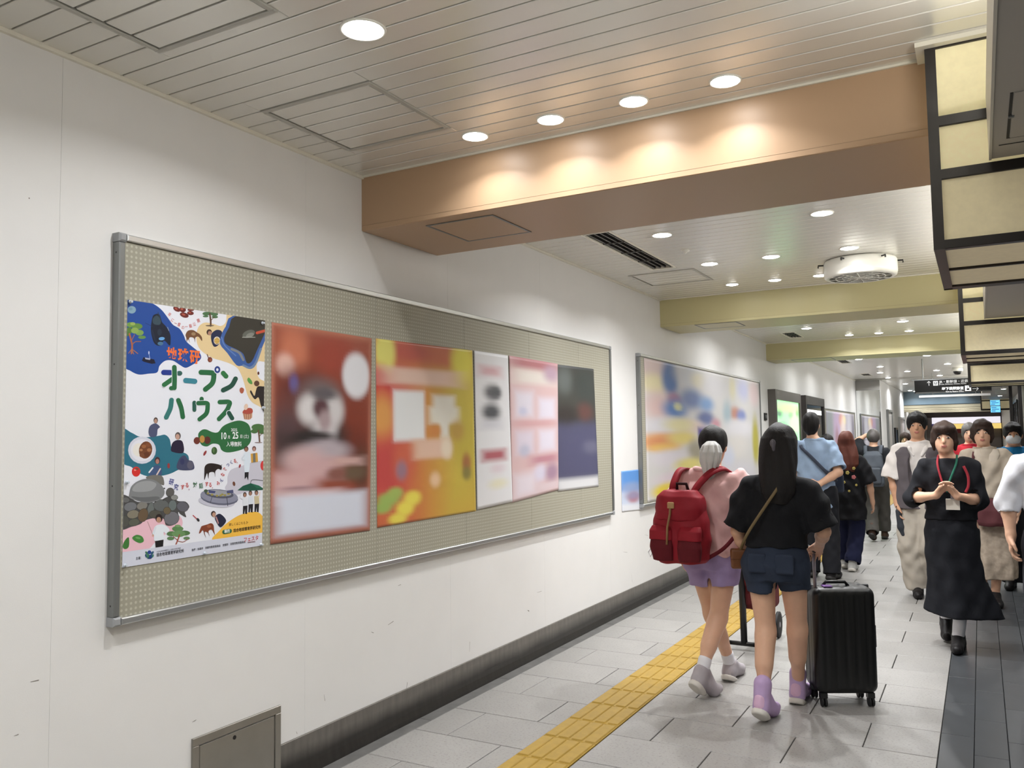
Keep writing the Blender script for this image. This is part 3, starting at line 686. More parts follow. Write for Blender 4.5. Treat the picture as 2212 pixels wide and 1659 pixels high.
# ---------------------------------------------------------------- blurred prints as vertex-coloured sheets
def soft_sheet(name, label, cat, corners, base, blobs, x=BX+0.0025, nu=30, nv=44, group=None, curl=0.0, rough=0.45, edge=None):
    # corners TL, TR, BR, BL as wall points (y, z); blobs: (kind, u, v, ru, rv, (r,g,b), softness) with v measured downwards
    TL, TR, BR, BL = [np.array(c, float) for c in corners]
    us, vs = np.meshgrid(np.linspace(0,1,nu+1), np.linspace(0,1,nv+1))
    P = ((1-us)*(1-vs))[...,None]*TL+(us*(1-vs))[...,None]*TR+(us*vs)[...,None]*BR+((1-us)*vs)[...,None]*BL
    col = np.zeros(us.shape+(3,)); col[:] = np.array(S(*base))
    for (k, u, v, ru, rv, c, s) in blobs:
        if k == 'e': d = np.sqrt(((us-u)/ru)**2+((vs-v)/rv)**2)
        else: d = np.maximum(np.abs(us-u)/ru, np.abs(vs-v)/rv)
        a = np.clip((1+s-d)/(2*s), 0, 1); a = a*a*(3-2*a)
        col = col*(1-a[...,None])+np.array(S(*c))*a[...,None]
    if edge:
        d = np.minimum(np.minimum(us, 1-us)*4, np.minimum(vs, 1-vs)*5.5)*5; a = np.clip(1-d, 0, 1)[...,None]*0.9; col = col*(1-a)+np.array(S(*edge))*a
    b = MB(); n = (nu+1)*(nv+1)
    xs = x+curl*np.sin(us*3.1)*0.5
    V = np.stack([xs, P[...,0], P[...,1]], -1).reshape(-1,3)
    V2 = V.copy(); V2[:,0] -= 0.0012
    b.v = [tuple(p) for p in V]+[tuple(p) for p in V2]
    w = nu+1
    for j in range(nv):
        for i in range(nu): b.f.append((j*w+i, (j+1)*w+i, (j+1)*w+i+1, j*w+i+1))
    for i in range(nu): b.f.append((i, i+1, n+i+1, n+i)); q = nv*w; b.f.append((q+i+1, q+i, n+q+i, n+q+i+1))
    for j in range(nv): b.f.append(((j+1)*w, j*w, n+j*w, n+(j+1)*w)); b.f.append((j*w+nu, (j+1)*w+nu, n+(j+1)*w+nu, n+j*w+nu))
    b.cols = np.concatenate([col.reshape(-1,3)]*2)
    m = mat('printed_paper_soft', (0.8,0.8,0.8), rough, vcol=True)
    t = thing(name, label, cat, (x, float(P[...,0].mean()), float(P[...,1].min())), group=group)
    b.build('sheet', m, t, True); return t
def cyz(pts, x=BX+0.002): return [tuple(on_wall(a, b, x)[1:]) for a, b in pts]
E_ = 'e'; R_ = 'r'
soft_sheet('poster', 'brown and orange poster with a blurred black and white figure and white oval', 'poster',
  cyz([(587,696),(803,731),(799,1146),(584,1176)]), (140,66,44),
  [(R_,.5,.02,.5,.06,(150,78,60),.5),(E_,.2,.12,.13,.12,(190,112,84),.6),(E_,.12,.19,.08,.05,(220,180,168),.6),(E_,.6,.12,.2,.1,(150,62,46),.6),(E_,.28,.30,.25,.10,(98,44,38),.7),(E_,.2,.27,.04,.04,(96,84,140),.7),
   (E_,.75,.42,.28,.2,(124,50,30),.6),(E_,.8,.6,.2,.12,(104,40,24),.6),(E_,.9,.68,.1,.1,(88,52,36),.6),(E_,.15,.50,.2,.14,(84,60,62),.7),(R_,.28,.57,.24,.07,(62,46,46),.6),(E_,.5,.52,.22,.12,(48,36,34),.5),(E_,.46,.32,.2,.08,(110,96,96),.6),
   (E_,.35,.39,.11,.07,(206,202,202),.5),(E_,.58,.39,.11,.08,(200,196,196),.5),(E_,.50,.48,.12,.08,(196,190,192),.5),(E_,.46,.38,.08,.05,(84,50,56),.5),(E_,.5,.44,.06,.05,(160,140,142),.6),(E_,.5,.31,.12,.03,(90,84,88),.6),(E_,.4,.52,.2,.03,(40,32,32),.5),
   (E_,.52,.585,.24,.05,(172,160,166),.5),(E_,.83,.205,.15,.115,(216,216,220),.22),(E_,.3,.63,.2,.06,(196,166,166),.6),(R_,.45,.67,.22,.05,(196,160,160),.6),(R_,.75,.64,.16,.02,(196,160,154),.7),(E_,.8,.70,.14,.035,(100,80,60),.6),(E_,.62,.70,.1,.03,(130,82,72),.6),
   (R_,.2,.73,.22,.05,(200,164,164),.6),(E_,.25,.765,.16,.012,(140,110,116),.8),(R_,.36,.80,.3,.03,(208,178,180),.5),(R_,.5,.88,.46,.09,(206,210,222),.25)], edge=(176,112,90), nu=44, nv=70)
soft_sheet('poster', 'orange and yellow poster with white squares and blurred pink lettering', 'poster',
  cyz([(812,731),(1020,757),(1028,1104),(815,1140)]), (196,136,62),
  [(R_,.05,.5,.3,.6,(196,84,66),.7),(R_,.95,.5,.3,.6,(190,172,66),.8),(R_,.5,.05,.4,.08,(186,100,66),.6),(E_,.3,.05,.2,.05,(180,84,70),.6),(E_,.08,.07,.09,.12,(218,212,112),.4),(E_,.88,.08,.13,.12,(214,204,74),.5),
   (E_,.04,.25,.1,.1,(190,60,58),.5),(E_,.05,.42,.1,.12,(212,150,80),.6),(E_,.08,.70,.16,.16,(188,70,66),.6),(E_,.25,.66,.1,.1,(196,96,70),.7),(R_,.45,.19,.38,.045,(216,186,170),.5),(R_,.30,.41,.15,.14,(222,224,224),.15),(R_,.66,.41,.16,.05,(218,214,200),.35),(R_,.66,.34,.12,.05,(216,212,200),.4),(R_,.66,.46,.05,.09,(220,216,204),.5),(E_,.55,.5,.07,.04,(196,128,66),.6),(E_,.8,.5,.08,.06,(184,150,70),.6),
   (R_,.52,.60,.18,.055,(216,182,160),.4),(E_,.68,.6,.06,.06,(222,206,184),.5),(E_,.22,.71,.05,.05,(150,116,130),.6),(E_,.9,.7,.05,.06,(160,104,60),.6),(E_,.9,.76,.05,.04,(130,120,60),.6),(E_,.55,.78,.05,.04,(220,186,150),.7),
   (E_,.10,.86,.10,.035,(150,176,90),.5),(E_,.05,.9,.08,.03,(150,176,90),.5),(E_,.16,.83,.07,.03,(156,176,90),.5),(E_,.32,.87,.08,.04,(222,208,84),.5),(E_,.25,.92,.08,.04,(224,210,84),.5),(E_,.18,.97,.08,.03,(222,206,84),.5)], nu=44, nv=70)
soft_sheet('poster', 'white poster with a dark blurred word and a red blurred bar', 'poster',
  cyz([(1023,757),(1096,768),(1106,1084),(1030,1101)]), (220,220,222),
  [(R_,.45,.12,.3,.03,(206,166,172),.8),(E_,.5,.26,.24,.05,(96,96,100),.6),(E_,.6,.26,.14,.04,(84,86,90),.6),(E_,.45,.39,.26,.055,(80,82,86),.6),(R_,.45,.47,.3,.03,(200,200,206),.8),(R_,.5,.67,.34,.035,(170,92,100),.5),(E_,.6,.76,.2,.03,(214,200,206),.8),(E_,.6,.86,.25,.03,(220,216,190),.8)], x=BX+0.0055)
soft_sheet('poster', 'pale pink poster with blurred white cells', 'poster',
  cyz([(1099,768),(1204,786),(1206,1058),(1105,1086)]), (206,176,176),
  [(R_,.5,.03,.5,.05,(170,112,116),.6),(R_,.5,.13,.42,.05,(214,206,198),.6),(E_,.85,.09,.16,.06,(176,150,166),.7),(R_,.28,.33,.18,.09,(210,204,214),.5),(R_,.75,.36,.18,.08,(212,206,218),.5),(R_,.5,.47,.45,.025,(198,156,158),.7),(R_,.28,.60,.18,.08,(206,196,208),.5),(R_,.75,.60,.18,.08,(212,206,218),.5),(E_,.25,.38,.08,.03,(186,186,206),.7),(E_,.27,.66,.1,.04,(178,178,196),.7),(R_,.7,.74,.3,.03,(182,130,140),.7),(R_,.28,.90,.22,.08,(214,204,212),.6),(E_,.6,.84,.14,.06,(206,200,216),.6),(E_,.85,.85,.14,.07,(160,130,150),.7),(R_,.75,.95,.26,.03,(208,190,194),.6)], x=BX+0.0045)
soft_sheet('poster', 'dark poster, charcoal above and slate blue below, rightmost on the first board', 'poster',
  cyz([(1201,787),(1282,797),(1293,1051),(1205,1062)]), (74,74,98),
  [(R_,.5,.22,.6,.24,(60,60,56),.25),(E_,.2,.12,.2,.1,(92,98,96),.7),(E_,.75,.15,.3,.15,(54,60,58),.6),(E_,.7,.37,.2,.07,(92,60,56),.7),(E_,.2,.4,.3,.08,(50,44,42),.6),(R_,.5,.7,.5,.2,(76,76,104),.5),(E_,.85,.66,.2,.05,(98,98,120),.7),(R_,.5,.98,.6,.07,(206,206,208),.4)], x=BX+0.003)
soft_sheet('collage_poster', 'broad sheet of blurred pastel, blue and yellow pictures filling the second board', 'poster',
  [(nb2_y0+0.15, 2.352),(nb2_y1-0.03, 2.352),(nb2_y1-0.03, 0.940),(nb2_y0+0.15, 0.940)], (200,198,196),
  [(E_,.07,.06,.1,.14,(206,186,182),.6),(E_,.06,.17,.08,.07,(216,206,166),.6),(E_,.16,.11,.055,.14,(70,104,160),.5),(E_,.3,.06,.1,.1,(190,192,198),.6),(E_,.37,.09,.06,.06,(206,200,180),.7),(E_,.5,.12,.1,.1,(196,194,196),.6),(E_,.68,.1,.03,.1,(206,200,172),.7),(E_,.8,.1,.06,.1,(180,182,206),.7),(E_,.93,.12,.06,.12,(214,194,194),.6),
   (E_,.08,.33,.08,.1,(208,180,176),.7),(E_,.19,.27,.05,.05,(160,110,130),.6),(E_,.19,.34,.08,.07,(84,120,176),.6),(E_,.21,.32,.03,.03,(196,196,150),.6),(E_,.31,.25,.09,.08,(110,126,166),.6),(E_,.43,.28,.06,.06,(120,150,190),.7),(E_,.42,.4,.07,.06,(96,108,150),.6),(E_,.51,.45,.04,.05,(190,140,150),.7),(E_,.7,.34,.06,.06,(186,134,116),.6),(E_,.77,.36,.05,.06,(124,136,184),.6),(E_,.62,.34,.04,.1,(160,178,186),.7),
   (E_,.12,.47,.12,.06,(208,206,212),.6),(E_,.3,.47,.1,.05,(208,188,186),.6),(E_,.22,.46,.1,.05,(214,206,160),.7),(E_,.75,.48,.15,.08,(212,210,214),.6),(E_,.1,.575,.14,.055,(212,160,110),.5),(E_,.09,.60,.09,.05,(204,136,92),.6),(E_,.11,.63,.1,.03,(216,176,96),.6),(E_,.24,.56,.1,.05,(214,196,120),.6),(R_,.385,.6,.03,.12,(62,52,130),.25),(E_,.33,.68,.06,.1,(150,144,126),.6),
   (E_,.72,.65,.1,.1,(208,204,200),.6),(E_,.62,.75,.06,.1,(196,200,214),.6),(E_,.93,.62,.04,.25,(176,168,70),.5),(E_,.15,.71,.12,.06,(206,200,206),.6),(E_,.28,.77,.1,.05,(212,200,120),.6),(E_,.2,.86,.14,.05,(208,192,200),.6),(E_,.13,.94,.1,.055,(216,192,60),.4),(E_,.4,.93,.2,.06,(204,196,190),.6),(E_,.75,.9,.2,.1,(200,198,204),.6)], nu=70, nv=50)
soft_sheet('small_notice', 'small blue and white notice taped to the wall between the two boards', 'notice',
  [tuple(on_wall(a, b, 0.003)[1:]) for a, b in [(1342,1018),(1385.5,1013.5),(1389,1101),(1344,1106)]], (196,206,226),
  [(R_,.5,.2,.6,.28,(92,146,212),.4),(E_,.5,.42,.5,.12,(140,160,200),.7),(E_,.55,.68,.26,.12,(182,120,126),.6),(E_,.55,.62,.35,.1,(150,140,170),.8),(R_,.5,.95,.6,.12,(222,224,230),.5)], x=0.003, nu=20, nv=30)
y0, y1 = nb3_y0+0.2, nb3_y1-0.2
soft_sheet('collage_poster', 'faded lilac and pink sheet on the distant board by the mirror pillar', 'poster', [(y0,2.08),(y1,2.08),(y1,0.9),(y0,0.9)], (178,172,184),
  [(E_,.12,.3,.1,.4,(150,156,160),.5),(E_,.35,.3,.12,.4,(190,168,196),.5),(E_,.5,.15,.08,.12,(214,150,130),.5),(E_,.6,.15,.06,.1,(220,206,150),.5),(E_,.55,.5,.1,.4,(220,206,200),.5),(E_,.8,.4,.08,.5,(206,204,214),.5),(E_,.95,.5,.05,.5,(130,126,140),.5),(E_,.33,.6,.05,.3,(160,120,130),.5)], x=BX+0.003, nu=24, nv=24)

# lit route map and black monitor on the wall
def wall_screen(name, label, y0, y1, z0, z1, fm, face_m, depth=0.12, w=0.10, top=0.16):
    t = thing(name, label, 'display', (0.0, (y0+y1)/2, z0)); 
    MB().bevbox(0, depth, y0, y0+w, z0, z1, 0.006, 'x').build('frame_side', fm, t); MB().bevbox(0, depth, y1-w, y1, z0, z1, 0.006, 'x').build('frame_side', fm, t)
    MB().bevbox(0, depth, y0+w, y1-w, z1-top, z1, 0.006, 'x').build('frame_head', fm, t); MB().bevbox(0, depth, y0+w, y1-w, z0, z0+top, 0.006, 'x').build('frame_foot', fm, t)
    if face_m: MB().box(0.0, depth-0.03, y0+w, y1-w, z0+top, z1-top).build('screen', face_m, t)
    return t
M_sfr = mat('screen_frame', S(104,100,96), 0.35, metal=0.5)
gy0, gy1 = wy(1665,845,0.05)[1], wy(1721,854,0.05)[1]
t = wall_screen('lit_guide_board', 'backlit pale green guide board in a dark steel frame on the wall', gy0, gy1, 0.55, 2.295, M_sfr, None)
def green_face():
    y0, y1, z0, z1 = gy0+0.10, gy1-0.10, 0.71, 2.135; nu, nv = 30, 36
    us, vs = np.meshgrid(np.linspace(0,1,nu+1), np.linspace(0,1,nv+1)); col = np.zeros(us.shape+(3,)); col[:] = np.array(S(172,236,178))
    for (u, v, ru, rv, c) in [(.15,.14,.12,.05,(90,130,110)),(.65,.16,.1,.04,(110,160,120)),(.92,.12,.06,.06,(80,120,70)),(.5,.08,.5,.05,(196,240,160)),(.25,.38,.18,.09,(96,150,120)),(.3,.3,.15,.05,(120,180,140)),(.75,.4,.15,.06,(130,180,140)),(.8,.25,.2,.1,(200,246,180)),(.5,.6,.3,.1,(150,226,170)),(.3,.75,.2,.08,(120,180,140))]:
        d = np.sqrt(((us-u)/ru)**2+((vs-v)/rv)**2); a = np.clip((1.7-d)/1.4, 0, 1)[...,None]; a = a*a*(3-2*a); col = col*(1-a)+np.array(S(*c))*a
    b = MB(); w = nu+1
    b.v = [(0.09, y0+(y1-y0)*u, z1-(z1-z0)*v) for u, v in zip(us.ravel(), vs.ravel())]
    b.f = [(j*w+i, (j+1)*w+i, (j+1)*w+i+1, j*w+i+1) for j in range(nv) for i in range(nu)]; b.cols = col.reshape(-1,3)
    b.build('lit_panel', mat('green_lit', (1,1,1), 0.3, vcol=True, emit=0.85), t)
    box(0.0, 0.085, y0, y1, z0, z1).build('backing', M_blackp, t)
green_face()
ky0, ky1 = wy(1732,857,0.05)[1], wy(1773,864,0.05)[1]
t = wall_screen('wall_monitor', 'black glossy monitor in a dark frame beside the green guide board', ky0, ky1, 0.55, 2.30, mat('monitor_frame', S(60,56,54), 0.35, metal=0.3), mat('monitor_glass', S(26,30,36), 0.08, spec=0.8))
soft_lab = mat('monitor_picture', (0.02,0.03,0.05), 0.2, emit=0.5, ecol=S(90,170,240))
b = MB(); b.lathe(0.0, ((ky0+0.55), 1.80), [(0.16,0.091),(0.15,0.094),(0.001,0.095)], 18, 'x', cap0=False, cap1=False); b.build('blue_disc', soft_lab, t)
MB().box(0.088, 0.093, ky0+0.2, ky1-0.25, 1.96, 2.05).build('white_bar', mat('monitor_white', (0.8,0.8,0.8), 0.3, emit=0.4, ecol=(1,0.98,0.95)), t)
p, q = wy(1652,892,0.01), wy(1653,908,0.01)
t = thing('card_reader', 'slim black upright strip on the white wall left of the green board', 'switch', (0.0, p[1], q[2]))
MB().bevbox(0, 0.02, p[1]-0.03, p[1]+0.12, q[2], p[2], 0.003, 'x').build('body', M_blackp, t); MB().box(0.02, 0.022, p[1]+0.0, p[1]+0.08, q[2]+0.03, p[2]-0.03).build('slot', M_alud, t)
# ================================================================ THE NATURE POSTER (flat print on a sheet)
PXF = BX+0.0020
def p1(X, Y): return (220+X/5.53, 620+Y/5.53)
def p2(X, Y): return (220+X/5.185, 920+Y/5.185)
QUAD = [p1(308,152), p1(1950,400), p2(1795,1340), p2(228,1588)]
pst = thing('poster', 'white open-house poster with blue, teal and green blobs, animals and green lettering', 'poster', tuple(on_wall(*QUAD[3], PXF)))
b = MB(); ring = [on_wall(a, c, PXF) for a, c in QUAD]
b.add([tuple(p) for p in ring]+[(p[0]-0.0012, p[1], p[2]) for p in ring], [(3,2,1,0)]+[(i, (i+1) % 4, 4+(i+1) % 4, 4+i) for i in range(4)])
b.build('sheet', mat('poster_paper', S(226,228,236), 0.4), pst)
class Print:
    def __init__(s): s.b = MB(); s.cols = []; s.layer = 0
    def poly(s, pts, col, F=p1, raw=False):
        P = [np.array(F(*p)) if not raw else np.array(p, float) for p in pts]
        for i in range(4):                                   # keep inside the sheet
            a, c = np.array(QUAD[i]), np.array(QUAD[(i+1) % 4]); out = []
            sd = lambda q: (c[0]-a[0])*(q[1]-a[1])-(c[1]-a[1])*(q[0]-a[0])
            for j in range(len(P)):
                u, v = P[j], P[(j+1) % len(P)]; du, dv = sd(u), sd(v)
                if du >= 0: out.append(u)
                if (du >= 0) != (dv >= 0): out.append(u+(v-u)*(du/(du-dv)))
            P = out
            if len(P) < 3: return
        s.layer += 1; x = PXF+0.0002+s.layer*0.0000028
        W = [on_wall(q[0], q[1], x) for q in P]
        tris = tessellate_polygon([[Vector((q[0], q[1], 0)) for q in P]])
        fs = []
        for t in tris:
            q = [P[i] for i in t]; ar = (q[1][0]-q[0][0])*(q[2][1]-q[0][1])-(q[1][1]-q[0][1])*(q[2][0]-q[0][0])
            fs.append(tuple(t) if ar < 0 else tuple(reversed(t)))
        s.b.add([tuple(w) for w in W], fs); s.cols += [S(*col)]*len(W)
    def blob(s, pts, col, F=p1, n=5):
        P = np.array(pts, float); N = len(P); out = []
        for i in range(N):
            a, b_, c, d = P[i-1], P[i], P[(i+1) % N], P[(i+2) % N]
            for k in range(n):
                t = k/n; out.append(0.5*((2*b_)+(c-a)*t+(2*a-5*b_+4*c-d)*t*t+(3*b_-a-3*c+d)*t**3))
        s.poly(out, col, F)
    def ell(s, x, y, rx, ry, col, F=p1, rot=0.0, n=20):
        c_, s_ = math.cos(rot), math.sin(rot)
        s.poly([(x+rx*math.cos(q)*c_-ry*math.sin(q)*s_, y+rx*math.cos(q)*s_+ry*math.sin(q)*c_) for q in [2*math.pi*k/n for k in range(n)]], col, F)
    def stroke(s, pts, w, col, F=p1, halo=None, smooth=True):
        pts = [np.array(p, float) for p in pts]
        if smooth and len(pts) > 2:
            Q = [2*pts[0]-pts[1]]+pts+[2*pts[-1]-pts[-2]]; out = []
            for i in range(1, len(Q)-2):
                for k in range(6):
                    t = k/6; a, b_, c, d = Q[i-1:i+3]; out.append(0.5*((2*b_)+(c-a)*t+(2*a-5*b_+4*c-d)*t*t+(3*b_-a-3*c+d)*t**3))
            pts = out+[pts[-1]]
        if halo: s.stroke(pts, w+halo, (228,230,238), F, None, False)
        L = []; R = []
        for i, p in enumerate(pts):
            t = pts[min(i+1, len(pts)-1)]-pts[max(i-1, 0)]; t = t/(np.linalg.norm(t)+1e-9); nn = np.array([-t[1], t[0]])*w/2
            L.append(p+nn); R.append(p-nn)
        def cap(c, t):
            a0 = math.atan2(t[1], t[0]); return [c+np.array([math.cos(a0+q), math.sin(a0+q)])*w/2 for q in np.linspace(-1.35, 1.35, 7)]
        t1 = pts[-1]-pts[-2]; t0 = pts[0]-pts[1]
        # corners of the strokes are rounded rectangles
        s.poly(L+cap(pts[-1], t1)[::-1]+R[::-1]+cap(pts[0], t0)[::-1], col, F)
    def text(s, body, X, Y, size, col, F=p1, slope=0.0, rot=0.0, bold=0.0, wf=0.74, align='CENTER'):
        vs, fs = text_mesh(body, 1.0, bold, align)
        c_, s_ = math.cos(rot), math.sin(rot); P = []
        for x, y, z in vs:
            dx, dy = x*size*wf, -y*size
            dx, dy = dx*c_-dy*s_, dx*s_+dy*c_
            P.append(F(X+dx, Y+dy+slope*dx))
        s.layer += 1; x_ = PXF+0.0002+s.layer*0.0000028
        s.b.add([tuple(on_wall(a, b_, x_)) for a, b_ in P], fs); s.cols += [S(*col)]*len(P)
    def build(s, name): s.b.cols = np.array(s.cols); return s.b.build(name, mat('print_ink', (0.5,0.5,0.5), 0.42, vcol=True), pst)
A = Print(); W_ = (226,228,236)
# big colour fields
A.blob([(250,100),(560,183),(640,215),(720,280),(790,370),(850,450),(930,500),(980,580),(1010,650),(1090,720),(1170,790),(1180,860),(1080,930),(1000,965),(930,930),(850,880),(760,880),(690,940),(660,1020),(560,1035),(440,1045),(340,1000),(270,935),(200,600)], (28,72,148))
A.blob([(1500,250),(1490,330),(1480,420),(1420,465),(1330,440),(1230,425),(1160,470),(1130,560),(1135,660),(1170,740),(1240,800),(1330,850),(1430,880),(1530,915),(1620,970),(1670,1060),(1700,1150),(1740,1290),(1790,1370),(1870,1420),(1980,1450),(2000,1180),(1880,1090),(1850,980),(1870,890),(1990,840),(2000,300)], (222,197,150))
A.blob([(230,50),(330,75),(420,120),(530,125),(640,110),(710,100),(760,150),(780,240),(830,290),(920,300),(970,340),(970,420),(930,460),(860,490),(780,530),(690,555),(560,570),(440,540),(330,460),(230,390)], (44,108,128), p2)
A.blob([(220,1150),(340,1120),(470,1060),(600,1020),(760,1000),(870,1010),(905,1080),(880,1150),(800,1180),(720,1210),(600,1300),(500,1390),(220,1440)], (230,186,198), p2)
A.blob([(1840,405),(1700,410),(1560,450),(1450,490),(1410,560),(1405,640),(1380,700),(1440,770),(1560,760),(1840,640)], (196,194,206), p2)
A.blob([(1080,90),(1120,45),(1170,40),(1240,70),(1300,70),(1350,10),(1420,-30),(1540,-60),(1640,-20),(1672,80),(1665,180),(1600,250),(1500,285),(1400,297),(1340,270),(1310,210),(1240,200),(1180,230),(1120,215),(1090,160)], (44,104,60), p2)
A.blob([(1262,1290),(1320,1170),(1400,1090),(1520,1010),(1640,970),(1740,965),(1800,1010),(1830,1080),(1840,1230)], (236,184,72), p2)
A.poly([(200,1419),(1830,1191),(1830,1400),(200,1650)], (206,209,222), p2)
# top left: moon, diver, tree, boat
A.ell(358,272,50,45,(128,160,178)); A.ell(345,262,22,18,(110,146,166))
A.blob([(605,360),(640,325),(690,330),(720,420),(765,470),(815,560),(822,640),(810,700),(745,640),(700,700),(640,685),(605,620),(585,500)], (18,27,46))
A.blob([(610,380),(660,340),(705,400),(690,450),(620,440)], (52,72,84)); A.stroke([(670,300),(700,380)],7,(40,60,72)); A.stroke([(520,430),(600,470)],5,(30,44,80)); A.stroke([(600,520),(640,640),(690,680)],22,(26,38,62))
A.ell(715,617,36,20,(100,160,214),rot=-0.1); A.ell(700,675,34,22,(70,110,140)); A.stroke([(785,480),(800,520)],8,(140,150,160)); A.ell(690,540,26,40,(34,46,64))
for x,y,rx,ry,c in [(345,450,50,30,(110,150,66)),(420,470,66,36,(96,136,62)),(330,520,36,40,(84,122,52)),(450,545,50,34,(120,156,78)),(480,600,46,20,(100,142,70)),(395,520,46,36,(136,164,84)),(370,440,30,20,(150,172,90)),(310,560,26,26,(78,112,50))]: A.ell(x,y,rx,ry,c)
A.stroke([(355,790),(362,700),(345,620),(330,560)],20,(168,96,60)); A.stroke([(362,690),(400,655),(465,650)],9,(160,96,62)); A.stroke([(355,640),(390,570)],8,(170,100,66))
for e in [(320,790),(380,800),(430,795),(350,800)]: A.stroke([(358,740),e],9,(176,110,72))
A.poly([(478,878),(498,838),(625,866),(642,912),(596,918),(500,892)],(20,20,44)); A.poly([(515,842),(580,852),(575,872),(520,862)],(160,166,190)); A.stroke([(560,770),(572,850)],5,(170,186,220)); A.ell(562,785,8,20,(190,200,226))
# beans, small tree, deer, person with bowl
for x,y,rx,ry,r in [(895,265,46,26,0.5),(965,270,40,32,0.2),(985,335,54,30,0.3),(1058,312,40,24,0.1),(1062,272,40,16,0.0)]:
    A.ell(x,y,rx,ry,(104,38,34),rot=r); A.ell(x-8,y-6,rx*.4,ry*.35,(176,84,66),rot=r)
for x,y,rx,ry in [(1250,318,48,22),(1345,325,44,22),(1240,350,34,12),(1350,358,38,16),(1300,310,40,20)]: A.ell(x,y,rx,ry,(74,112,74))
A.stroke([(1300,465),(1300,400),(1290,320)],20,(92,62,46)); A.stroke([(1302,400),(1345,355)],8,(92,62,46)); A.ell(1290,462,52,8,(100,84,70))
A.blob([(1000,570),(1030,522),(1090,515),(1140,545),(1165,560),(1195,600),(1195,645),(1155,595),(1118,606),(1114,662),(1100,612),(1060,600),(1042,618),(1052,668),(1030,625),(1014,655),(1010,610)],(110,74,48)); A.ell(1095,560,26,20,(150,124,92))
A.ell(1283,540,32,36,(60,36,30)); A.ell(1290,552,24,26,(170,128,108)); A.blob([(1310,560),(1370,512),(1432,530),(1432,600),(1395,690),(1340,712),(1308,640)],(30,38,72)); A.ell(1375,640,40,48,(214,206,196)); A.ell(1375,642,32,38,(170,130,54)); 
for i in range(9): A.ell(1358+(i%3)*17,620+(i//3)*20,7,7,(226,196,110))
# grey tray with trowel in a blue crate
A.blob([(1565,345),(1480,470),(1432,560),(1412,680),(1500,790),(1610,935),(1690,940),(1770,980),(1840,930),(1900,760),(1975,560),(1975,380)],(58,92,156),n=3)
A.blob([(1595,350),(1520,480),(1462,600),(1480,680),(1600,740),(1690,800),(1730,905),(1790,890),(1860,740),(1975,480),(1975,390)],(54,51,44),n=3)
A.stroke([(1690,935),(1770,965),(1838,905),(1900,740)],26,(104,128,164)); A.stroke([(1550,742),(1640,785),(1690,870)],28,(126,128,128)); A.stroke([(1430,600),(1470,700),(1600,820)],14,(92,124,184))
A.ell(1755,560,78,44,(96,98,90),rot=-0.35); A.ell(1770,575,50,26,(128,130,122),rot=-0.35); A.stroke([(1855,548),(1950,522)],32,(196,78,52)); A.stroke([(1680,600),(1830,600)],8,(170,172,164))
# snail, orange word
A.ell(1292,868,28,32,(116,58,40)); A.ell(1298,872,14,16,(150,84,60)); A.stroke([(1258,805),(1275,850)],9,(90,50,36))
for ch,x,y in [('地',836,815),('球',972,828),('研',1112,846)]: A.text(ch,x,y,168,(234,112,52),bold=0.035,slope=0.1)
for ch,x,y,r in [('年',808,332,.5),('に',842,398,.55),('一',880,438,.4),('度',922,452,.25),('の',968,487,0),('一',1010,478,-.1),('般',1060,468,-.2),('公',1105,448,-.3),('開',1155,405,-.35)]: A.text(ch,x,y,50,(196,72,62),rot=r,bold=0.008)
# small things on the right
A.blob([(1738,1110),(1755,1082),(1790,1120),(1796,1160),(1760,1150)],(86,150,72)); A.ell(1870,1030,12,20,(96,50,36)); A.blob([(1648,1215),(1670,1200),(1698,1220),(1690,1260),(1668,1272),(1648,1250)],(172,92,70))
A.ell(1850,1152,32,34,(92,62,46)); A.blob([(1862,1190),(1925,1188),(1975,1210),(1975,1540),(1905,1430),(1872,1320),(1825,1340),(1772,1258),(1784,1236),(1822,1300),(1840,1240)],(40,34,34)); 
A.poly([(1680,1490),(1800,1460),(1795,1560),(1760,1585),(1700,1580)],(196,150,120)); A.blob([(1680,1500),(1720,1450),(1790,1450),(1800,1500),(1740,1520)],(172,76,62)); A.ell(1722,1432,24,38,(224,196,176),rot=0.2)
for k in range(4): A.stroke([(1700+25*k,1510),(1705+24*k,1575)],7,(150,96,74))
# P2 figures
A.ell(450,272,156,153,(206,208,220),p2); A.ell(450,272,128,124,(222,222,230),p2); A.ell(412,270,66,76,(226,222,214),p2); A.ell(490,270,74,98,(112,66,40),p2,0.2)
for x,y,r,c in [(470,230,26,(150,96,58)),(520,210,30,(128,76,46)),(500,320,34,(96,52,32)),(450,330,28,(120,74,48)),(530,270,24,(160,110,74)),(440,270,18,(170,120,84))]: A.ell(x,y,r,r*.8,c,p2)
A.ell(604,-62,24,34,(60,46,42),p2); A.ell(604,-54,18,26,(178,140,122),p2); A.blob([(540,0),(600,-28),(650,10),(625,40),(612,112),(545,122),(522,70)],(76,82,112),p2)
A.ell(852,112,32,42,(88,80,80),p2); A.ell(848,122,24,32,(190,152,136),p2); A.blob([(798,182),(850,158),(905,180),(912,300),(785,288),(778,232)],(38,30,54),p2)
A.blob([(838,450),(870,365),(925,330),(968,380),(1018,400),(1034,480),(960,498),(862,490)],(66,70,98),p2); A.ell(990,440,36,44,(92,90,108),p2); A.ell(900,400,24,36,(50,54,92),p2)
A.ell(384,512,48,56,(204,46,42),p2); A.ell(372,495,14,10,(232,140,130),p2); A.ell(392,482,20,9,(96,80,60),p2)
A.ell(622,388,30,40,(70,44,48),p2); A.ell(622,398,20,28,(170,122,110),p2); A.blob([(545,500),(590,445),(650,450),(672,520),(650,560),(535,555)],(64,84,122),p2); A.stroke([(570,470),(530,520)],16,(224,226,230),p2); A.stroke([(655,480),(615,548)],15,(210,190,184),p2); A.ell(748,446,15,30,(150,58,60),p2)
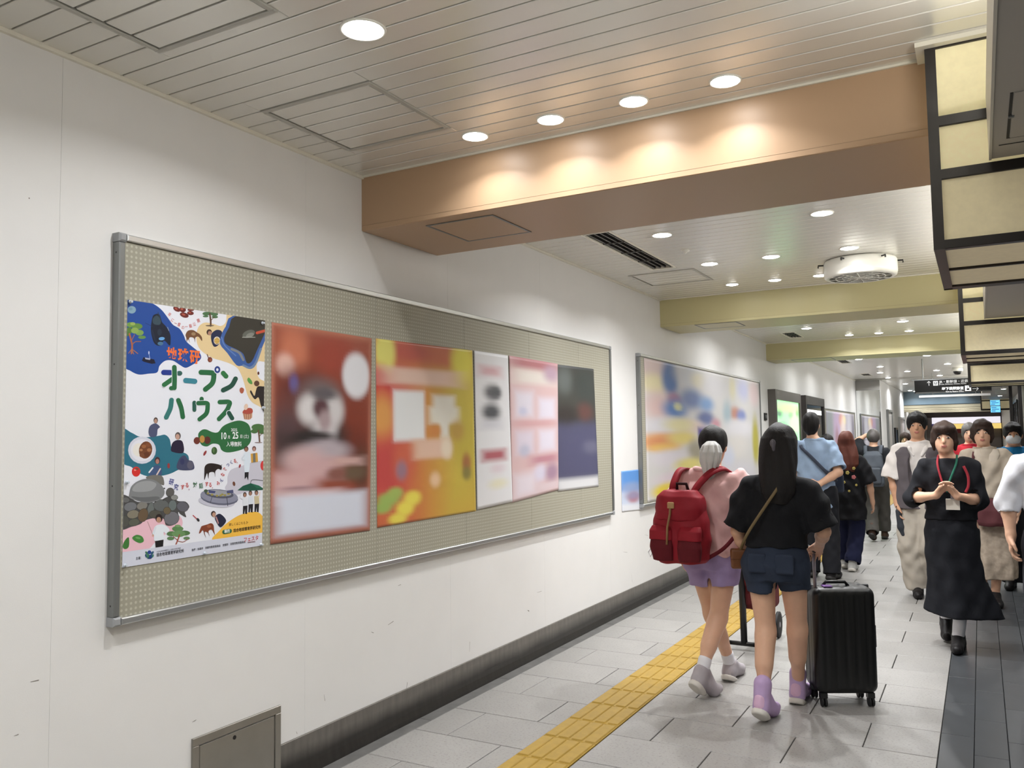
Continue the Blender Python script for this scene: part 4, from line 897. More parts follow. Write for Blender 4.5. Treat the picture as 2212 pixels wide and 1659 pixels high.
# rocks
A.blob([(210,800),(300,790),(400,850),(600,860),(720,800),(800,790),(850,840),(940,850),(980,910),(930,960),(944,1022),(880,990),(855,965),(860,1050),(800,1110),(720,1112),(690,1040),(600,1030),(480,1060),(430,1100),(330,1130),(210,1140)],(74,74,74),p2)
for x,y,rx,ry,c,r in [(320,905,72,50,(112,114,118),-.2),(452,895,62,44,(124,122,116),-.3),(548,930,36,72,(104,110,108),.2),(665,890,84,66,(96,99,99),0),(350,990,68,46,(128,122,106),-.2),(462,1000,54,76,(102,84,64),.3),(600,990,70,44,(80,78,70),0),(792,890,44,58,(102,112,112),.1),(782,1035,84,74,(110,110,116),-.3),(258,1070,46,62,(82,82,76),0),(360,1080,60,40,(90,92,80),-.2),(905,905,66,54,(94,94,102),.3),(765,745,44,50,(92,90,88),.2),(812,802,38,28,(134,136,132),0),(270,830,40,30,(100,100,100),0),(730,950,40,40,(104,92,70),0)]:
    A.ell(x,y,rx+4,ry+4,(58,58,58),p2,r,14); A.ell(x,y,rx,ry,c,p2,r,14)
A.blob([(500,570),(580,550),(670,560),(695,610),(690,665),(600,625),(510,595)],(112,110,104),p2); A.blob([(306,765),(330,680),(400,620),(500,592),(600,612),(680,680),(702,760),(640,830),(520,862),(400,840),(310,805)],(124,126,128),p2); A.blob([(340,720),(400,640),(520,615),(610,650),(560,720),(430,740)],(150,152,154),p2); A.blob([(330,790),(450,800),(620,790),(640,820),(520,852),(400,832)],(100,102,104),p2)
for q in [(700,700),(755,790),(600,850),(690,830)]: A.ell(q[0],q[1],10,8,(60,60,60),p2)
# bottom left figures
A.blob([(232,1350),(260,1280),(302,1250),(302,1350),(262,1380)],(62,118,54),p2); A.blob([(342,1250),(390,1220),(450,1238),(470,1290),(425,1312),(365,1285)],(66,128,58),p2); A.ell(405,1255,30,12,(110,164,96),p2,.2)
A.ell(640,1035,40,48,(40,30,30),p2); A.ell(638,1052,26,32,(176,136,112),p2); A.blob([(592,1135),(640,1105),(700,1108),(758,1162),(722,1208),(692,1190),(692,1275),(594,1288),(585,1235)],(224,231,238),p2); A.stroke([(600,1140),(570,1225)],24,(214,222,230),p2); A.ell(572,1228,12,14,(214,168,150),p2); A.stroke([(512,1072),(572,1222)],4,(150,120,110),p2); A.poly([(596,1290),(692,1274),(686,1350),(602,1363)],(28,26,28),p2)
for x,y,rx,ry,c in [(850,1152,64,30,(92,132,82)),(785,1208,58,28,(84,122,76)),(925,1200,64,28,(80,118,72)),(860,1208,76,36,(104,142,92)),(950,1258,36,18,(96,130,88)),(770,1260,40,20,(90,126,82)),(850,1120,34,14,(120,156,104))]: A.ell(x,y,rx,ry,c,p2)
A.stroke([(832,1322),(850,1280),(870,1220)],14,(156,78,62),p2); A.stroke([(850,1280),(800,1240)],8,(150,78,64),p2); A.stroke([(852,1290),(910,1300),(960,1270)],7,(150,78,64),p2)
# centre and right figures
for x,y,rx,ry,c in [(1065,165,36,40,(108,50,40)),(1182,160,36,42,(92,42,36)),(1124,148,28,42,(186,140,70))]: A.ell(x,y,rx,ry,c,p2)
A.ell(1155,305,13,32,(142,52,54),p2,.5); A.ell(1260,278,32,43,(58,88,50),p2); A.ell(1252,270,12,30,(90,124,74),p2); A.ell(1480,648,15,26,(110,70,52),p2,-.2); A.ell(1545,450,11,22,(150,60,66),p2,.3)
A.blob([(1155,452),(1200,420),(1280,425),(1340,448),(1338,492),(1302,482),(1272,510),(1268,572),(1256,520),(1204,526),(1194,592),(1180,532),(1166,560),(1148,606),(1148,520)],(40,30,28),p2); A.stroke([(1325,450),(1345,436)],6,(40,30,28),p2)
A.ell(1285,850,205,62,(192,192,206),p2,.1); A.ell(1315,805,212,82,(98,100,118),p2,.1); A.ell(1315,788,212,78,(136,138,156),p2,.1); A.ell(1312,762,164,48,(84,86,100),p2,.1); A.ell(1312,752,140,34,(150,152,160),p2,.1)
for x,y in [(1190,755),(1235,770),(1290,782),(1330,780),(1380,776),(1420,760),(1350,768)]: A.ell(x,y,15,11,(150,140,70),p2)
A.stroke([(1215,865),(1235,790)],6,(70,72,86),p2); A.stroke([(1410,895),(1400,800)],8,(70,72,86),p2); A.poly([(1195,720),(1275,730),(1265,755),(1200,750)],(70,76,120),p2); A.poly([(1400,725),(1470,715),(1475,750),(1400,755)],(76,80,116),p2); A.ell(1165,728,22,18,(64,84,60),p2)
A.ell(1618,258,24,30,(70,50,44),p2); A.ell(1618,266,18,24,(150,110,90),p2); A.blob([(1588,312),(1618,296),(1660,300),(1660,400),(1645,522),(1600,518),(1592,400)],(214,224,234),p2); A.stroke([(1595,330),(1570,370),(1600,385)],15,(206,214,224),p2); A.poly([(1600,520),(1645,516),(1640,612),(1622,570),(1600,596)],(26,26,32),p2)
A.ell(1706,255,22,29,(104,66,66),p2); A.ell(1706,262,15,21,(182,140,126),p2); A.poly([(1668,312),(1742,300),(1750,402),(1674,412)],(204,154,62),p2); A.poly([(1692,310),(1720,305),(1722,405),(1694,408)],(110,112,106),p2)
for x,y,rx,ry in [(1750,15,74,38),(1708,60,40,24),(1795,58,44,34),(1740,40,50,24)]: A.ell(x,y,rx,ry,(74,112,64),p2)
A.stroke([(1768,185),(1762,110),(1752,50)],16,(104,74,54),p2); A.stroke([(1764,120),(1795,80)],7,(104,74,54),p2); A.ell(1755,186,44,6,(150,130,130),p2)
A.ell(1812,445,36,56,(206,58,58),p2)
A.stroke([(1665,642),(1690,604),(1810,612)],8,(110,110,116),p2); A.poly([(1518,722),(1580,672),(1668,642),(1760,668),(1810,700),(1812,716),(1660,726)],(26,84,64),p2); A.poly([(1668,642),(1760,668),(1810,700),(1740,700)],(40,104,80),p2)
for x,c,y in [(1602,(218,222,228),770),(1664,(214,220,228),752),(1732,(196,184,150),748)]:
    A.ell(x,y,20,28,(54,44,40),p2); A.ell(x,y+6,15,21,(160,120,100),p2); A.poly([(x-26,y+40),(x+28,y+34),(x+32,y+125),(x-20,y+132)],c,p2); A.poly([(x-20,y+128),(x+30,y+122),(x+24,y+218),(x+4,y+214),(x+2,y+160),(x-8,y+218),(x-22,y+214)],(30,28,32),p2)
A.stroke([(1580,820),(1545,800),(1560,770)],12,(214,216,224),p2); A.stroke([(1760,800),(1770,740)],12,(226,206,196),p2)
A.stroke([(1022,1002),(1062,1040)],9,(190,50,56),p2); A.ell(1078,1052,14,22,(44,44,48),p2,-.6)
A.ell(1250,985,27,33,(56,42,40),p2); A.ell(1256,994,20,26,(188,146,124),p2); A.blob([(1268,1018),(1325,985),(1392,1060),(1334,1135),(1290,1090)],(32,36,60),p2); A.poly([(1270,1020),(1285,1012),(1312,1090),(1300,1100)],(176,130,130),p2)
A.blob([(1088,1198),(1110,1135),(1125,1120),(1180,1104),(1222,1090),(1250,1110),(1258,1170),(1266,1222),(1246,1182),(1224,1160),(1195,1182),(1206,1232),(1186,1195),(1152,1188),(1166,1250),(1146,1205),(1130,1168),(1104,1200)],(128,64,42),p2); A.ell(1200,1125,24,16,(158,92,62),p2)
# bottom emblem: ring of blue and green leaves
A.ell(533,1442,52,52,(214,216,228),p2)
for k,(dx,dy,rx,ry,c,r) in enumerate([(-30,-16,14,24,(64,118,92),-.6),(0,-26,22,22,(36,64,140),0),(32,-18,13,24,(40,84,110),.6),(-38,14,10,22,(32,70,110),-.3),(-14,18,18,24,(58,116,86),.1),(16,20,20,22,(30,60,120),0),(38,14,10,20,(54,120,92),.3),(0,40,26,9,(28,60,100),0)]): A.ell(533+dx,1442+dy,rx,ry,c,p2,r)
A.build('printed_artwork')['kind'] = 'stuff'
# lettering
T = Print(); T.layer = A.layer+6
GR, GD, TE, BL = (38,102,62), (34,78,64), (58,124,140), (32,54,138)
T = Print(); T.layer = A.layer+6
T.stroke([(740,1020),(818,1022)],62,BL); T.stroke([(922,1030),(934,1030)],56,(46,92,86)); T.stroke([(850,1095),(745,1168)],56,(44,110,66),halo=14); T.stroke([(866,958),(869,1100),(866,1205)],56,GR,halo=12); T.stroke([(862,1206),(828,1208)],50,GR)
T.build('letter')
T = Print(); T.layer = A.layer+6
T.stroke([(1002,1116),(1110,1126)],62,(56,128,146))
T.build('letter')
T = Print(); T.layer = A.layer+6
T.stroke([(1185,1018),(1320,1026),(1338,1060),(1318,1150),(1238,1222)],60,GR); T.ell(1380,987,44,50,W_); T.ell(1380,987,35,42,(36,62,134)); T.ell(1380,987,14,18,W_)
T.build('letter')
T = Print(); T.layer = A.layer+6
T.stroke([(1450,1028),(1484,1066)],56,(44,112,62)); T.stroke([(1598,1096),(1548,1178),(1450,1232)],56,GD)
T.build('letter')
T = Print(); T.layer = A.layer+6
T.stroke([(833,1350),(818,1450),(770,1556)],56,(50,116,112)); T.stroke([(914,1352),(948,1440),(968,1552)],54,GR)
T.build('letter')
T = Print(); T.layer = A.layer+6
T.stroke([(1105,1380),(1106,1468)],46,(42,90,76)); T.stroke([(1192,1335),(1192,1375)],50,GR); T.stroke([(1152,1388),(1250,1388),(1264,1420),(1248,1510),(1168,1580)],54,GR,halo=10)
T.build('letter')
T = Print(); T.layer = A.layer+6
T.stroke([(1410,1374),(1520,1374),(1518,1420),(1480,1490),(1400,1576)],54,GR); T.stroke([(1518,1504),(1556,1568)],52,GD,halo=14)
T.build('letter')
T = Print(); T.layer = A.layer+6
T.text('2025',1482,46,44,(236,238,240),p2,bold=0.012,wf=0.8); T.text('10',1362,116,104,(238,240,242),p2,bold=0.02,wf=0.66); T.text('月',1424,128,40,(236,238,240),p2,bold=0.015); T.text('25',1497,110,104,(238,240,242),p2,bold=0.02,wf=0.66); T.text('日',1562,120,42,(236,238,240),p2,bold=0.015); T.text('(土)',1617,118,48,(236,238,240),p2,bold=0.008); T.text('入場無料',1480,208,60,(236,238,240),p2,bold=0.012,wf=0.72)
NV, RD, GN = (44,52,134), (196,62,56), (44,104,62)
for ch,x,y,sz,c,r in [('研',778,632,74,NV,.25),('究',832,690,72,NV,.2),('す',905,690,64,RD,0),('る',955,668,62,RD,-.1),('。',988,702,50,(170,130,150),0),('対',1045,665,68,GN,-.05),('話',1112,674,64,GN,-.05),('す',1175,656,60,RD,0),('る',1215,664,58,RD,0),('。',1250,684,48,(180,130,140),0),
    ('み',1304,645,54,RD,-.3),('ん',1340,610,50,NV,-.5),('な',1356,548,52,RD,-.9),('で',1378,488,50,RD,-.8),('つ',1414,440,48,NV,-.6),('く',1452,410,50,NV,-.4),('る',1492,395,52,RD,-.2),('。',1526,402,44,(180,120,130),0)]: T.text(ch,x,y,sz,c,p2,rot=r,bold=0.014)
T.text('詳しくはこちら ▷',1532,1096,36,(118,82,40),p2,slope=-.12,bold=0.004); T.stroke([(1374,1188),(1432,1177)],50,(52,104,72),p2); T.text('場所',1403,1183,44,(236,238,236),p2,slope=-.14,bold=0.02); T.text('総合地球環境学研究所',1626,1154,44,(48,40,30),p2,slope=-.14,bold=0.016,wf=0.70)
T.text('主催：',420,1481,36,(48,50,58),p2,slope=-.155,bold=0.006); T.text('大学共同利用機関法人 人間文化研究機構',748,1391,20,(70,72,82),p2,slope=-.155,wf=0.74); T.text('総合地球環境学研究所',766,1424,44,(40,42,50),p2,slope=-.155,bold=0.014,wf=0.70)
T.text('後援：京都市　京都市教育委員会　京都府　京都府教育委員会',1308,1346,30,(46,48,58),p2,slope=-.155,bold=0.01,wf=0.72); T.text('フェスタ',1672,1268,58,(204,54,54),p2,slope=-.15,bold=0.01); T.stroke([(1636,1306),(1716,1296)],7,(120,60,70),p2)
T.build('small_lettering')['kind'] = 'stuff'
for F, x, y in [(p1,335,176),(p1,1915,430),(p1,1922,1442),(p2,256,1562),(p2,1146,1425),(p2,1778,1328),(p2,276,632)]:
    q = on_wall(*F(x, y), PXF+0.003); pb = MB(); pb.lathe(0.0, (q[1], q[2]), [(0.007,PXF+0.0045),(0.007,PXF+0.0065),(0.004,PXF+0.010),(0.005,PXF+0.016),(0.001,PXF+0.017)], 12, 'x'); pb.build('push_pin', mat('clear_pin', S(196,204,214), 0.15), pst)
# ================================================================ PEOPLE: smooth implicit solids turned into meshes
V3 = lambda *a: np.array(a, float)
class SD:
    def __init__(s, h): s.h = h; s.p = []
    def add(s, fn, lo, hi, k=0.02, sub=False): s.p.append((fn, np.array(lo, float), np.array(hi, float), k, sub)); return s
    def cone(s, a, b, ra, rb, k=0.02, sub=False, fx=1.0, fy=1.0):
        a, b = V3(*a), V3(*b); d = b-a; L2 = float(d@d)+1e-9
        def fn(X, Y, Z):
            t = np.clip(((X-a[0])*d[0]+(Y-a[1])*d[1]+(Z-a[2])*d[2])/L2, 0, 1)
            return np.sqrt(((X-a[0]-t*d[0])/fx)**2+((Y-a[1]-t*d[1])/fy)**2+(Z-a[2]-t*d[2])**2)-(ra+(rb-ra)*t)
        r = max(ra, rb)*max(fx, fy, 1); return s.add(fn, np.minimum(a, b)-r, np.maximum(a, b)+r, k, sub)
    def chain(s, pts, rs, k=0.02):
        for i in range(len(pts)-1): s.cone(pts[i], pts[i+1], rs[i], rs[i+1], k)
        return s
    def ell(s, c, r, k=0.02, sub=False, R=None):
        c = V3(*c); r = V3(*r); R_ = None if R is None else np.array(R)
        def fn(X, Y, Z):
            x, y, z = X-c[0], Y-c[1], Z-c[2]
            if R_ is not None: x, y, z = [R_[0][i]*x+R_[1][i]*y+R_[2][i]*z for i in range(3)]
            k0 = np.sqrt((x/r[0])**2+(y/r[1])**2+(z/r[2])**2)+1e-6; k1 = np.sqrt((x/r[0]**2)**2+(y/r[1]**2)**2+(z/r[2]**2)**2)+1e-6
            return k0*(k0-1)/k1
        e = r if R is None else np.full(3, r.max()); return s.add(fn, c-e, c+e, k, sub)
    def loft(s, rows, k=0.02, sub=False, n=2.0, ripple=None, cap=0.0):
        A_ = np.array(rows, float); z0, z1 = A_[0,0], A_[-1,0]
        def fn(X, Y, Z):
            cx, cy, rx, ry = [np.interp(Z, A_[:,0], A_[:,i]) for i in (1,2,3,4)]
            u, v = (X-cx)/rx, (Y-cy)/ry
            q = (np.abs(u)**n+np.abs(v)**n)**(1/n)
            d = (q-1)*np.minimum(rx, ry)
            if ripple:
                amp, m, ph, zt, zb = ripple
                w = np.clip((zt-Z)/(zt-zb), 0, 1); th = np.arctan2(v, u); d = d-amp*w*(np.sin(m*th+ph)+0.5*np.sin((m*2-1)*th+2*ph))
            return np.maximum(d, np.maximum(z0-Z, Z-z1))
        m = max(A_[:,3].max(), A_[:,4].max())*0+0.03
        return s.add(fn, ((A_[:,1]-A_[:,3]).min()-m, (A_[:,2]-A_[:,4]).min()-m, z0-0.005), ((A_[:,1]+A_[:,3]).max()+m, (A_[:,2]+A_[:,4]).max()+m, z1+0.005), k, sub)
    def rbox(s, c, hs, r, k=0.01, sub=False, R=None):
        c = V3(*c); hs = V3(*hs)-r
        def fn(X, Y, Z):
            x, y, z = X-c[0], Y-c[1], Z-c[2]
            if R is not None: x, y, z = [R[0][i]*x+R[1][i]*y+R[2][i]*z for i in range(3)]
            qx, qy, qz = np.abs(x)-hs[0], np.abs(y)-hs[1], np.abs(z)-hs[2]
            return np.sqrt(np.maximum(qx,0)**2+np.maximum(qy,0)**2+np.maximum(qz,0)**2)+np.minimum(np.maximum(np.maximum(qx,qy),qz),0)-r
        e = hs+r+(0 if R is None else 0.08); return s.add(fn, c-e, c+e, k, sub)
    def cut(s, axis, val, keep_above=True):       # keep one side of a plane
        i = 'xyz'.index(axis)
        def fn(X, Y, Z): return ((X,Y,Z)[i]-val)*(1 if keep_above else -1)+0*X+0*Y+0*Z
        lo = np.min([p[1] for p in s.p if not p[4]], 0); hi = np.max([p[2] for p in s.p if not p[4]], 0)
        return s.add(fn, lo-0.05, hi+0.05, 0.0, 'int')
    def mesh(s, name, m, wr=0.0, wf=(22,22,9), relax=1):
        h = s.h; lo = np.min([p[1] for p in s.p if not p[4]], 0)-3*h; hi = np.max([p[2] for p in s.p if not p[4]], 0)+3*h
        N = np.ceil((hi-lo)/h).astype(int)+1; F = np.full(N, 0.5, np.float32)
        ax = [lo[i]+h*np.arange(N[i]) for i in range(3)]
        for fn, a, b, k, sub in s.p:
            mg = max(k, 0)+3*h
            i0 = np.clip(np.floor((a-mg-lo)/h).astype(int), 0, N-1); i1 = np.clip(np.ceil((b+mg-lo)/h).astype(int)+1, 1, N)
            if (i1 <= i0).any(): continue
            sl = tuple(slice(i0[i], i1[i]) for i in range(3))
            d = fn(ax[0][sl[0]][:,None,None], ax[1][sl[1]][None,:,None], ax[2][sl[2]][None,None,:]).astype(np.float32)
            G = F[sl]
            if sub == 'int': F[sl] = np.maximum(G, -d)
            elif sub: F[sl] = np.maximum(G, -d)
            elif k > 0:
                q = np.clip(0.5+0.5*(G-d)/k, 0, 1); F[sl] = G*(1-q)+d*q-k*q*(1-q)
            else: F[sl] = np.minimum(G, d)
        V, Q = surface_net(F, lo, h)
        if relax: V = relax_mesh(V, Q, relax)
        if wr:
            nrm = vnormals(V, Q)
            w = np.sin(V[:,0]*wf[0]*2+V[:,2]*wf[2]*3+1.3*np.sin(V[:,1]*wf[1]+V[:,2]*wf[2]))+0.6*np.sin(V[:,2]*wf[2]*5.1-V[:,0]*wf[0]*1.3+2*np.sin(V[:,0]*wf[0]*.7))+0.5*np.sin(V[:,1]*wf[1]*2.2+V[:,2]*wf[2]*2+V[:,0]*31)
            V = V+nrm*(w*wr*0.5)[:,None]
        me = bpy.data.meshes.new(name); me.vertices.add(len(V)); me.vertices.foreach_set('co', V.astype(np.float32).ravel())
        me.loops.add(Q.size); me.loops.foreach_set('vertex_index', Q.astype(np.int32).ravel())
        me.polygons.add(len(Q)); me.polygons.foreach_set('loop_start', np.arange(0, Q.size, 4, dtype=np.int32)); me.polygons.foreach_set('loop_total', np.full(len(Q), 4, np.int32))
        me.polygons.foreach_set('use_smooth', np.ones(len(Q), bool)); me.materials.append(m); me.update(calc_edges=True); me.validate(); return me
    def build(s, name, m, parent, wr=0.0, relax=1, wf=(22,22,9)): return link(name, s.mesh(name, m, wr, wf, relax), parent)
def vnormals(V, Q):
    n = np.cross(V[Q[:,2]]-V[Q[:,0]], V[Q[:,3]]-V[Q[:,1]]); N = np.zeros_like(V)
    for i in range(4): np.add.at(N, Q[:,i], n)
    return N/(np.linalg.norm(N, axis=1, keepdims=True)+1e-12)
def relax_mesh(V, Q, it):
    for _ in range(it):
        A_ = np.zeros_like(V); c = np.zeros(len(V))
        for i in range(4):
            j = (i+1) % 4; np.add.at(A_, Q[:,i], V[Q[:,j]]); np.add.at(A_, Q[:,j], V[Q[:,i]]); np.add.at(c, Q[:,i], 1); np.add.at(c, Q[:,j], 1)
        V = 0.5*V+0.5*A_/np.maximum(c, 1)[:,None]
    return V
def surface_net(F, lo, h):
    S_ = F < 0; n = np.array(F.shape)-1
    cnt = np.zeros(n, np.int8)
    for a in (0,1):
        for b in (0,1):
            for c in (0,1): cnt += S_[a:a+n[0], b:b+n[1], c:c+n[2]]
    cells = np.argwhere((cnt > 0) & (cnt < 8)); idx = np.full(n, -1, np.int64); idx[tuple(cells.T)] = np.arange(len(cells))
    acc = np.zeros((len(cells), 3)); num = np.zeros(len(cells))
    cor = [(a,b,c) for a in (0,1) for b in (0,1) for c in (0,1)]
    for p in cor:
        for ax in range(3):
            if p[ax]: continue
            q = list(p); q[ax] = 1
            f0 = F[tuple((cells+p).T)]; f1 = F[tuple((cells+q).T)]
            m = (f0 < 0) != (f1 < 0); t = np.where(m, f0/(f0-f1+1e-12), 0)
            pos = np.tile(np.array(p, float), (len(cells), 1)); pos[:,ax] += t
            acc += pos*m[:,None]; num += m
    V = lo+h*(cells+acc/np.maximum(num, 1)[:,None]); quads = []
    for ax in range(3):
        u, v = (ax+1) % 3, (ax+2) % 3
        sa = [slice(None)]*3; sb = [slice(None)]*3; sa[ax] = slice(0, -1); sb[ax] = slice(1, None)
        ch = S_[tuple(sa)] != S_[tuple(sb)]; e = np.argwhere(ch); e = e[(e[:,u] > 0) & (e[:,v] > 0) & (e[:,u] < n[u]) & (e[:,v] < n[v])]
        if not len(e): continue
        ins = S_[tuple(e.T)]
        du = np.zeros(3, int); du[u] = 1; dv = np.zeros(3, int); dv[v] = 1
        q = np.stack([idx[tuple((e-du-dv).T)], idx[tuple((e-dv).T)], idx[tuple(e.T)], idx[tuple((e-du).T)]], 1)
        q[~ins] = q[~ins][:, ::-1]; quads.append(q)
    return V, np.concatenate(quads)
def cloth(name, rgb, rough=0.85, bump=0.15, bs=180, **k): return mat('cloth_'+name, S(*rgb), rough, spec=0.25, bump=bump, bscale=bs, noise=0.06, nscale=14, **k)
M_skin = mat('skin', S(214,170,142), 0.5, spec=0.4, noise=0.03, nscale=30)
M_skin2 = mat('skin_tan', S(196,150,120), 0.5, spec=0.4, noise=0.03, nscale=30)
M_hairk = mat('hair_black', S(22,19,19), 0.6, spec=0.3, bump=0.6, bscale=40, stretch=(4,4,0.2))
M_hairb = mat('hair_brown', S(52,37,30), 0.6, spec=0.3, bump=0.6, bscale=40, stretch=(4,4,0.2))
M_haira = mat('hair_auburn', S(88,44,32), 0.6, spec=0.3, bump=0.6, bscale=40, stretch=(4,4,0.2))
M_sock = cloth('sock', (226,226,230)); M_sole = mat('sole', S(212,208,200), 0.6)
M_eye = mat('eye_dark', S(30,22,20), 0.2); M_eyew = mat('eye_white', S(196,188,180), 0.4); M_lip = mat('lip', S(176,108,98), 0.45)
def unit(v): v = V3(*v); return v/(np.linalg.norm(v)+1e-9)
def hand(sd, wr, d, pn, th, s=1.0, curl=0.5, spread=0.02):
    # wr wrist, d along the hand, pn palm normal, th towards the thumb side
    d, pn, th = unit(d), unit(pn), unit(th)
    w0 = V3(*wr); sd.cone(w0, w0+d*0.03*s, 0.024*s, 0.024*s, 0.02)
    ks = []
    for i, (o, l) in enumerate([(0.031,0.086),(0.011,0.092),(-0.010,0.088),(-0.029,0.080)]):
        k = w0+d*l*s+th*o*s; ks.append(k); sd.cone(w0+d*0.02*s+th*o*0.55*s, k, 0.0135*s, 0.0115*s, 0.012)
    for i, (k, L) in enumerate(zip(ks, [0.070,0.078,0.072,0.056])):
        p = k; a = curl*0.5; r = [0.0092,0.0086,0.0078,0.0068]
        fan = th*((1.5-i)*spread)
        for j, f in enumerate((0.45,0.31,0.24)):
            q = p+(unit(d*math.cos(a)+pn*math.sin(a)+fan))*L*f*s; sd.cone(p, q, r[j]*s, r[j+1]*s, 0.003); p = q; a += curl
    b = w0+d*0.025*s+th*0.022*s; m = b+unit(d*0.72+th*0.62+pn*0.35)*0.048*s; e = m+unit(d*0.92+th*0.12+pn*0.4)*0.032*s
    sd.cone(b, m, 0.014*s, 0.0105*s, 0.01); sd.cone(m, e, 0.0105*s, 0.008*s, 0.004)
class Person:
    def __init__(s, label, loc, rz, H, J, h=0.009, w=1.0, skin=None, fem=True, face=False, tilt=(0,0,0), group=None):
        s.t = thing('person', label, 'person', loc, rz, group); s.h = h; s.J = {k: V3(*v) for k, v in J.items()}; s.H = H; s.s = H/1.65; s.w = w; s.skin = skin or M_skin; s.fem = fem; s.face = face
        J = s.J; q = s.s
        J.setdefault('pel', V3(0,0,0.88*q)); J.setdefault('neck', V3(0,0.0,1.385*q)); J.setdefault('head', J['neck']+V3(0,0.02,0.155*q))
        sw = (0.142 if fem else 0.168)*w
        for sd_, sg in (('L',-1),('R',1)):
            J.setdefault('sh'+sd_, V3(sg*sw+J['neck'][0],J['neck'][1]-0.005,1.315*q)); J.setdefault('el'+sd_, J['sh'+sd_]+V3(sg*0.06,-0.02,-0.27*q)); J.setdefault('wr'+sd_, J['el'+sd_]+V3(0,0.05,-0.235*q))
            J.setdefault('hip'+sd_, V3(sg*0.085+J['pel'][0],J['pel'][1],0.86*q)); J.setdefault('kn'+sd_, V3(sg*0.085,0.01,0.47*q)); J.setdefault('an'+sd_, V3(sg*0.085,-0.01,0.09*q)); J.setdefault('to'+sd_, J['an'+sd_]+V3(sg*0.02,0.15,-0.06))
    def axis(s, z):                       # torso centre line at height z
        a, b = s.J['pel'], s.J['neck']; f = np.clip((z-a[2])/(b[2]-a[2]), -0.2, 1.1); return a[:2]+(b[:2]-a[:2])*f
    def rows(s, R, ex=0.0, ey=None):
        q = s.s; ey = ex if ey is None else ey; out = []
        for z, rx, ry, *o in R:
            c = s.axis(z*q); out.append((z*q, c[0], c[1]+(o[0] if o else 0), rx*s.w*q+ex, ry*q+ey))
        return out
    TOR = [(0.80,0.135,0.100),(0.86,0.165,0.115),(0.92,0.163,0.112),(1.02,0.135,0.094),(1.10,0.135,0.095),(1.20,0.142,0.106),(1.28,0.142,0.100),(1.32,0.122,0.086),(1.35,0.085,0.072),(1.39,0.055,0.058)]
    TORM = [(0.80,0.135,0.105),(0.86,0.160,0.115),(0.92,0.158,0.112),(1.02,0.150,0.105),(1.12,0.155,0.108),(1.22,0.165,0.115),(1.29,0.162,0.105),(1.33,0.138,0.090),(1.36,0.095,0.075),(1.40,0.06,0.06)]
    def body(s, hands=('L','R'), hd={}, curl=0.5):
        J, q = s.J, s.s; d = SD(s.h)
        d.loft(s.rows(s.TOR if s.fem else s.TORM), 0.03)
        m = 1.0 if s.fem else 1.1
        for k in 'LR':
            hp, kn, an, to = [J[a+k] for a in ('hip','kn','an','to')]
            d.cone(hp, kn, 0.084*m*q, 0.054*m*q, 0.04); d.cone(kn, an, 0.053*m*q, 0.034*m*q, 0.03)
            sh = an-kn; back = V3(0,-1,0); f = unit(to-an); back = -unit(V3(f[0],f[1],0)) if abs(f[0])+abs(f[1]) > 0.05 else back
            d.cone(kn+sh*0.12+back*0.012, kn+sh*0.50+back*0.016, 0.047*m*q, 0.040*m*q, 0.04)
            d.cone(an+V3(0,0,-0.02), to, 0.036*q, 0.026*q, 0.03); d.ell(an-f*0.02+V3(0,0,-0.03), (0.032*q,0.036*q,0.034*q), 0.02)
            s_, el, wr = [J[a+k] for a in ('sh','el','wr')]
            d.cone(J['neck']+V3(0,0,-0.03)*q, s_, 0.055*q, 0.050*m*q, 0.04); d.cone(s_, el, 0.047*m*q, 0.038*m*q, 0.03); d.cone(el, el+(wr-el)*0.35, 0.038*m*q, 0.037*m*q, 0.02); d.cone(el+(wr-el)*0.35, wr, 0.037*m*q, 0.0255*m*q, 0.02)
            if k in hands:
                sg = 1 if k == 'R' else -1
                dd, pn, th = hd.get(k, (wr-el, V3(-sg,0,0), V3(0,1,0)))
                hand(d, wr, dd, pn, th, (0.98 if s.fem else 1.08)*q, curl)
        n, hc = J['neck'], J['head']
        d.cone(n+V3(0,-0.005,-0.02), hc+V3(0,-0.02,-0.05*q), (0.050 if s.fem else 0.058)*q, 0.048*q, 0.03)
        d.ell(hc+V3(0,-0.012,0.025)*q, (0.071*q,0.090*q,0.088*q), 0.03); d.ell(hc+V3(0,0.020,-0.045)*q, (0.056*q,0.066*q,0.068*q), 0.04); d.ell(hc+V3(0,0.050,-0.088)*q, (0.026*q,0.022*q,0.020*q), 0.03)
        d.cone(hc+V3(0,0.082,0.008)*q, hc+V3(0,0.099,-0.028)*q, 0.009*q, 0.012*q, 0.014); d.ell(hc+V3(0,0.082,-0.060)*q, (0.022*q,0.010*q,0.010*q), 0.012)
        for sg in (-1,1):
            d.ell(hc+V3(sg*0.073,-0.010,-0.012)*q, (0.012*q,0.022*q,0.032*q), 0.008); d.ell(hc+V3(sg*0.030,0.094,0.004)*q, (0.016*q,0.012*q,0.010*q), 0, True)
        b = d.build('body', s.skin, s.t)
        if s.face:
            for sg in (-1,1):
                c = hc+V3(sg*0.030,0.077,0.004)*q
                e = SD(0.0025).ell(c, (0.0135*q,0.009*q,0.0055*q), 0).build('eye', M_eyew, s.t); SD(0.002).ell(c+V3(0,0.0065,-0.0002)*q, (0.0068*q,0.004*q,0.0056*q), 0).build('iris', M_eye, e)
                SD(0.003).chain([hc+V3(sg*0.014,0.089,0.028)*q, hc+V3(sg*0.032,0.086,0.034)*q, hc+V3(sg*0.048,0.074,0.029)*q], [0.004,0.0045,0.003], 0.004).build('eyebrow', M_hairk, s.t)
